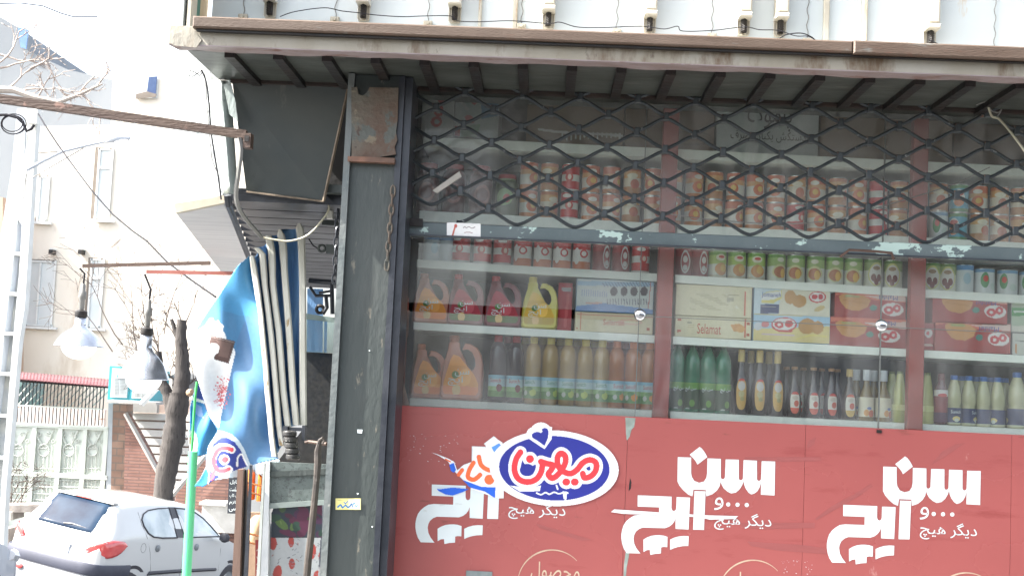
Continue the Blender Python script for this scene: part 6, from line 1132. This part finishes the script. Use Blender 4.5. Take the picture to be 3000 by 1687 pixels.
# ================================================================ hatchback cars
def make_car(name, label, paint, mats):
    t = thing(name, label, 'car'); MP = paint
    ST = [ # a, zl, zb, zr, w_low, w_belt, w_roof
     (.00,.30,.70,.74,.55,.57,.50),(.03,.28,.80,.84,.68,.66,.60),(.07,.27,.88,.92,.73,.715,.64),(.12,.26,.92,.985,.765,.745,.63),(.20,.25,.94,1.09,.785,.765,.60),(.30,.24,.95,1.225,.80,.78,.575),(.38,.24,.955,1.33,.81,.788,.56),(.46,.24,.96,1.375,.815,.79,.555),
     (.60,.24,.965,1.40,.82,.792,.56),(.95,.24,.965,1.425,.825,.795,.57),(1.4,.24,.96,1.432,.825,.795,.572),(1.8,.24,.955,1.425,.825,.795,.57),(2.15,.24,.95,1.395,.825,.795,.56),(2.4,.24,.95,1.33,.82,.79,.55),(2.62,.24,.945,1.22,.82,.79,.56),(2.85,.24,.94,1.06,.815,.785,.60),
     (2.98,.24,.92,.975,.81,.78,.64),(3.2,.24,.87,.91,.80,.76,.62),(3.45,.25,.79,.83,.77,.72,.58),(3.68,.27,.68,.73,.70,.66,.52),(3.80,.30,.56,.60,.58,.55,.45),(3.83,.34,.50,.52,.48,.46,.4)]
    A_ = [s[0] for s in ST]
    def it(a, k): return float(np.interp(a, A_, [s[k] for s in ST]))
    def side_b(a, z):
        zb, zr, wb, wr, wl = it(a,2), it(a,3)-.03, it(a,5), it(a,6), it(a,4)
        if z >= zb: u = min(1, (z-zb)/max(.01, zr-zb)); return wb+(wr-wb)*u**1.25
        u = (z-.3)/(zb-.3); return wl+.012*math.sin(math.pi*max(0, min(1, u)))+(wb-wl)*max(0, u)**2
    def ringp(a):
        zl, zb, zr, wl, wb, wr = [it(a, k) for k in range(1, 7)]; r = [(0, zl), (wl*.9, zl)]
        for u in (.06,.2,.4,.6,.8,.93,1): z = zl+(zb-zl)*u; r.append((side_b(a, z) if u > .1 else wl*.97, z))
        for u in (.2,.45,.7,.88): z = zb+(zr-.03-zb)*u; r.append((side_b(a, z), z))
        r += [(wr*.96, zr-.022), (wr*.82, zr-.006), (wr*.45, zr), (0, zr+.003)]
        return r
    al = np.unique(np.concatenate([np.linspace(0, .5, 18), np.linspace(.5, 3.83, 46), A_])); R_ = [ringp(a) for a in al]; m_ = len(R_[0]); vs = []
    for a, r in zip(al, R_):
        full = [(x, z) for x, z in r]+[(-x, z) for x, z in r[-2:0:-1]]
        vs += [(x, a, z) for x, z in full]
    k_ = 2*m_-2; b = B(); b.add(vs, [(i*k_+j, i*k_+(j+1) % k_, (i+1)*k_+(j+1) % k_, (i+1)*k_+j) for i in range(len(al)-1) for j in range(k_)]+[tuple(range(k_)), tuple((len(al)-1)*k_+j for j in range(k_))])
    b.build('body', MP, t, True)
    # rear screen
    def rear(t_, hw0=None):
        a = .115+.30*t_; z = it(a, 3)+.006; return a, z
    b = B(); n = 10; m2 = 16; vs = []
    for i in range(n+1):
        t_ = i/n; a, z = rear(t_); hw = .80-.27*t_-.10*(1-t_)**5
        for j in range(m2+1):
            u = -1+2*j/m2; w_ = it(a, 6); x = hw*u; e = max(0, abs(x)-w_*.8); drop = 0.004*(x/hw)**2+e*(.55 if t_ < .6 else .8)*(1-.2*t_)
            vs.append((x, a+.0+.03*u*u*(1-t_)+e*.4, z-drop+.012))
    b.add(vs, [(i*(m2+1)+j, i*(m2+1)+j+1, (i+1)*(m2+1)+j+1, (i+1)*(m2+1)+j) for i in range(n) for j in range(m2)]); o = b.build('rear_window', mats['glass_d'], t, True); o.modifiers.new('t', 'SOLIDIFY').thickness = .006
    b = B(); b.tube([(-.02,.135,1.035),(.1,.15,1.05),(.25,.15,1.043),(.36,.16,1.035)], [.012,.010,.007,.004], 6); b.build('wiper', mats['black'], o)
    b = B(); b.box(-.5, .5, .395, .50, 1.372, 1.392); b.build('spoiler', MP, t)
    b = B(); b.bbox(-.13, .13, .386, .394, 1.374, 1.390, .002); b.build('brake_light', mats['red'], t)
    # side glass (both sides)
    WN = [[(1.60,.985),(1.25,.985),(1.05,1.0),(.93,1.05),(.86,1.13),(.84,1.21),(.90,1.28),(1.02,1.325),(1.25,1.35),(1.53,1.36)], [(1.66,1.36),(1.95,1.348),(2.2,1.30),(2.4,1.225),(2.58,1.12),(2.70,1.02),(2.72,.985),(1.78,.985)]]
    for sg in (1, -1):
        for wi, W in enumerate(WN):
            ca, cz = np.mean([p[0] for p in W]), np.mean([p[1] for p in W]); vs = []; rings = 5
            for q in range(rings+1):
                s_ = 1-q/rings*.999
                for a, z in W: aa, zz = ca+(a-ca)*s_, cz+(z-cz)*s_; vs.append((sg*(side_b(aa, zz)+.006), aa, zz))
            nW = len(W); b = B(); b.add(vs, [(q*nW+i, q*nW+(i+1) % nW, (q+1)*nW+(i+1) % nW, (q+1)*nW+i) for q in range(rings) for i in range(nW)]); o = b.build('side_window', mats['glass_s'], t, True)
            b = B(); b.tube([(sg*(side_b(a, z)+.007), a, z) for a, z in W+[W[0], W[1]]], .011, 5, False); b.build('seal', mats['black'], o, True)
        b = B(); Pl = [(1.58,.99),(1.80,.985),(1.69,1.37),(1.50,1.37)]; b.add([(sg*(side_b(a, z)+e), a, z) for e in (.010, .0) for a, z in Pl], [(0,1,2,3),(4,5,6,7),(0,1,5,4),(1,2,6,5),(2,3,7,6),(3,0,4,7)]); b.build('pillar', mats['black'], t)
        for a in (1.16, 2.10):
            b = B(); c = (sg*(side_b(a,.85)+.0), a, .85); vs = []
            for r, d in ((.052,.002),(.05,.014),(.035,.024),(.001,.028)):
                for k in range(16): vs.append((c[0]+sg*d, c[1]+r*math.cos(k*math.pi/8), c[2]+r*.92*math.sin(k*math.pi/8)))
            b.add(vs, [(i*16+k, i*16+(k+1) % 16, (i+1)*16+(k+1) % 16, (i+1)*16+k) for i in range(3) for k in range(16)]); b.build('door_handle', mats['grey'], t, True)
        b = B(); pts = [(1.02,.50),(1.05,.525),(1.7,.53),(2.7,.52)]; b.tube([(sg*(side_b(a, z)+.004), a, z) for a, z in pts], [.012,.026,.026,.022], 8); b.build('side_moulding', mats['black'], t, True)
        b = B()
        for ln in ([(.80,1.30),(.82,1.15),(.9,1.0),(1.0,.80),(1.08,.55),(1.10,.35)], [(1.80,.97),(1.80,.8),(1.79,.5),(1.78,.35)], [(2.72,.97),(2.76,.8),(2.78,.5)]): b.tube([(sg*(side_b(a, z)+.0005), a, z) for a, z in ln], .0035, 4)
        b.tube([(sg*(side_b(.84+.055*math.cos(q), .86+.06*math.sin(q))+.0005), .84+.055*math.cos(q), .86+.06*math.sin(q)) for q in np.linspace(0, 2*math.pi, 18)], .003, 4, False) if sg > 0 else None
        b.build('door_seam', mats['seam'], t)
        # tail light ribbon round the corner
        rb = [(.03,.50,.775,.79),(.035,.56,.75,.85),(.055,.645,.735,.895),(.095,.72,.73,.925),(.15,None,.73,.945),(.22,None,.74,.955),(.30,None,.765,.955),(.37,None,.80,.95),(.42,None,.835,.94),(.46,None,.87,.92),(.475,None,.89,.90)]
        vs = []
        for a, bb, z0, z1 in rb:
            for u in (0,.15,.5,.85,1): z = z0+(z1-z0)*u; x = (bb if bb else side_b(a, z)); bul = .012+.012*math.sin(math.pi*u); vs.append((sg*(x+bul*(1 if bb is None else .6)), a-(.02 if bb else 0), z))
        b = B(); b.add(vs, [(i*5+j, i*5+j+1, (i+1)*5+j+1, (i+1)*5+j) for i in range(len(rb)-1) for j in range(4)]); o = b.build('tail_light', mats['red'], t, True); o.modifiers.new('t', 'SOLIDIFY').thickness = .01
        b = B(); c = sg*(side_b(3.55,.66)); b.tube([(sg*.50,3.74,.64),(sg*.6,3.70,.67),(c+sg*.0,3.52,.71)], [.05,.07,.05], 8); b.build('headlight', mats['lens'], t, True)
        for a in (.69, 3.10):
            wh = bpy.data.objects.new('wheel', None); 
            b = B(); n = 28; prof = [(.19,.0),(.27,.005),(.292,.03),(.295,.08),(.27,.17)]
            vs = [(sg*(.832-d), a+r*math.cos(k*2*math.pi/n), .29+r*math.sin(k*2*math.pi/n)) for r, d in prof for k in range(n)]
            b.add(vs, [(i*n+k, i*n+(k+1) % n, (i+1)*n+(k+1) % n, (i+1)*n+k) for i in range(4) for k in range(n)]); wh = b.build('wheel', mats['black'], t, True)
            b = B(); vs = [(sg*(.826-d), a+r*math.cos(k*2*math.pi/n), .29+r*math.sin(k*2*math.pi/n)) for r, d in ((.02,0),(.08,.004),(.15,.015),(.19,.006),(.195,.02)) for k in range(n)]; b.add(vs, [(i*n+k, i*n+(k+1) % n, (i+1)*n+(k+1) % n, (i+1)*n+k) for i in range(4) for k in range(n)]+[tuple(range(n))]); b.build('rim', mats['grey'], wh, True)
            b = B(); vs = [(sg*(side_b(a, .6)+d), a+r*math.cos(q), .29+r*math.sin(q)) for r, d in ((.305,.003),(.35,.004)) for q in np.linspace(-.1, math.pi+.1, 20)]; b.add(vs, [(k, k+1, 20+k+1, 20+k) for k in range(19)]); b.build('wheel_arch', mats['black'], t)
        b = B(); b.lathe([(.02,0),(.07,.03),(.075,.09),(.04,.13)], 10, (sg*.92, 2.62, .93), 1.2, .7); b.build('mirror', mats['black'], t, True)
    # bumper
    def bump(z0, z1, off, mt, nm):
        path = [(side_b(.75,.5)+.004,.62),(side_b(.45,.5)+off*.7,.42),(side_b(.25,.5)+off,.2),(.765+off,.07),(.70+off*.6,-.0-off*.6),(.55,-.03-off),(.3,-.045-off),(0,-.05-off)]
        path = path+[(-x, a) for x, a in path[-2::-1]]; zc = (z0+z1)/2; hz = (z1-z0)/2; vs = []
        for x, a in path:
            n_ = np.array([x*.5, a-.8]); n_ = n_/np.linalg.norm(n_)
            for dz, dd in ((-1,-.06),(-1,-.012),(-.6,0),(.6,0),(1,-.012),(1,-.06)): vs.append((x+n_[0]*dd, a+n_[1]*dd, zc+dz*hz))
        b = B(); b.add(vs, [(i*6+j, i*6+j+1, (i+1)*6+j+1, (i+1)*6+j) for i in range(len(path)-1) for j in range(5)]); return b.build(nm, mt, t, True)
    bump(.50, .645, .03, mats['trim'], 'bumper'); bump(.24, .497, .015, mats['lowgrey'], 'lower_bumper')
    for sg in (1, -1): b = B(); b.lathe([(.002,-.012),(.05,-.008),(.06,0),(.055,.01)], 14, (0,0,0)); vs = [(sg*.42+x*1.0, -.072+z*.6, .41+y*.55) for x, y, z in b.v]; b.v = vs; b.build('fog_light', mats['red'], t, True)
    b = B(); b.bbox(-.27, .27, -.012, .02, .70, .82, .004); b.build('number_plate', mats['plate'], t)
    b = B(); b.tube([(-.30,.035,.76),(-.30,.03,.80),(0,.02,.835),(.30,.03,.80),(.30,.035,.76)], .012, 6); b.build('plate_surround', MP, t, True)
    b = B(); b.tube([(-.02,.062,.885),(-.005,.06,.915),(.01,.065,.93),(.02,.06,.90),(.005,.06,.885)], .006, 5); b.tube([(.0,.06,.89),(.025,.062,.885)], .005, 5); b.build('emblem', mats['emblem'], t, True)
    b = B(); b.tube([(.16,.8,1.42),(.17,.15,1.95)], .004, 5); return t
mats = dict(glass_d=mat('car_glass_dark', (.005,.012,.03), (.02,.04,.07), .05, scale=2.2, bump=0), glass_s=mat('car_glass_side', (.18,.24,.26), (.5,.55,.56), .08, scale=2.2, bump=0, coat=1), black=mat('car_black', (.04,.04,.05), None, .45, bump=0), grey=mat('car_grey', (.22,.24,.25), None, .4, bump=0),
 red=mat('car_red', (.5,.035,.04), (.6,.09,.08), .15, scale=8, bump=0, coat=1), lens=mat('car_lens', (.7,.72,.75), None, .1, bump=0, coat=1), seam=mat('car_seam', (.2,.2,.2), None, .6, bump=0), trim=mat('car_trim', (.055,.06,.085), None, .5, bump=.05), lowgrey=mat('car_low', (.24,.25,.27), None, .4, bump=0), plate=mat('plate', (.55,.6,.66), (.42,.46,.52), .5, scale=3, bump=0), emblem=mat('emblem', (.25,.28,.4), None, .3, metal=.6, bump=0))
mats['glass_d'].node_tree.nodes['Principled BSDF'].inputs['Specular IOR Level'].default_value = .12
def place(t, X, Y, Z, h, pt, rl, tz=0):
    Fv = np.array([math.sin(h)*math.cos(pt), math.cos(h)*math.cos(pt), math.sin(pt)]); S0 = np.array([math.cos(h), -math.sin(h), 0]); U0 = np.cross(S0, Fv); S = S0*math.cos(rl)+U0*math.sin(rl); U = np.cross(S, Fv)
    t.rotation_euler = Matrix([[S[i], Fv[i], U[i]] for i in range(3)]).to_euler(); t.location = (X, Y, Z)
car = make_car('hatchback_car', 'white hatchback with red tail lights seen from behind in front of the gate', mat('car_white', (.52,.53,.52), (.50,.51,.50), .3, scale=1, bump=0, coat=1), mats)
place(car, -6.533, 16.37, -.533, .3266, -.0908, -.113)
def fr(h, pt, rl): 
    Fv = np.array([math.sin(h)*math.cos(pt), math.cos(h)*math.cos(pt), math.sin(pt)]); S0 = np.array([math.cos(h), -math.sin(h), 0]); U0 = np.cross(S0, Fv); S = S0*math.cos(rl)+U0*math.sin(rl); return S, Fv, np.cross(S, Fv)
car.scale = (1,1,1.035)
car2 = make_car('hatchback_car', 'silver grey car, only its corner showing at the bottom left edge', mat('car_silver', (.42,.46,.52), (.40,.44,.5), .3, scale=1, bump=0, metal=.3, coat=1), mats)
S_, F_, U_ = fr(.3266, -.0908, -.113); tgt = P(30, 1665, 12.2); o_ = tgt-(.62*S_+3.68*F_+.55*U_); place(car2, *o_, .3266, -.0908, -.113)

# ================================================================ unseen block across the street, added to shape reflections in the shop glass
ob = thing('unseen_opposite_block', 'unseen plain brick block added across the street to darken reflections in the shop glass', 'building', (8, -14, -1))
b = B(); b.box(-1.2, 34, -18, -14, -3, 8.5); b.box(-30, -6.5, -18, -13.5, -3, 4.2); b.build('wall', mat('opp_wall', (.16,.14,.12), (.12,.11,.10), .85, scale=1), ob)
for i in range(8):
    for j in range(2):
        x, z = 1+i*4, 2.2+j*3.1; b = B(); b.box(x, x+1.6, -13.99, -13.94, z, z+1.5); w_ = b.build('window', M['win_white'], ob); b = B(); b.box(x+.1, x+.76, -13.935, -13.93, z+.1, z+1.4); b.box(x+.84, x+1.5, -13.935, -13.93, z+.1, z+1.4); b.build('pane', M['pane_blue'], w_)
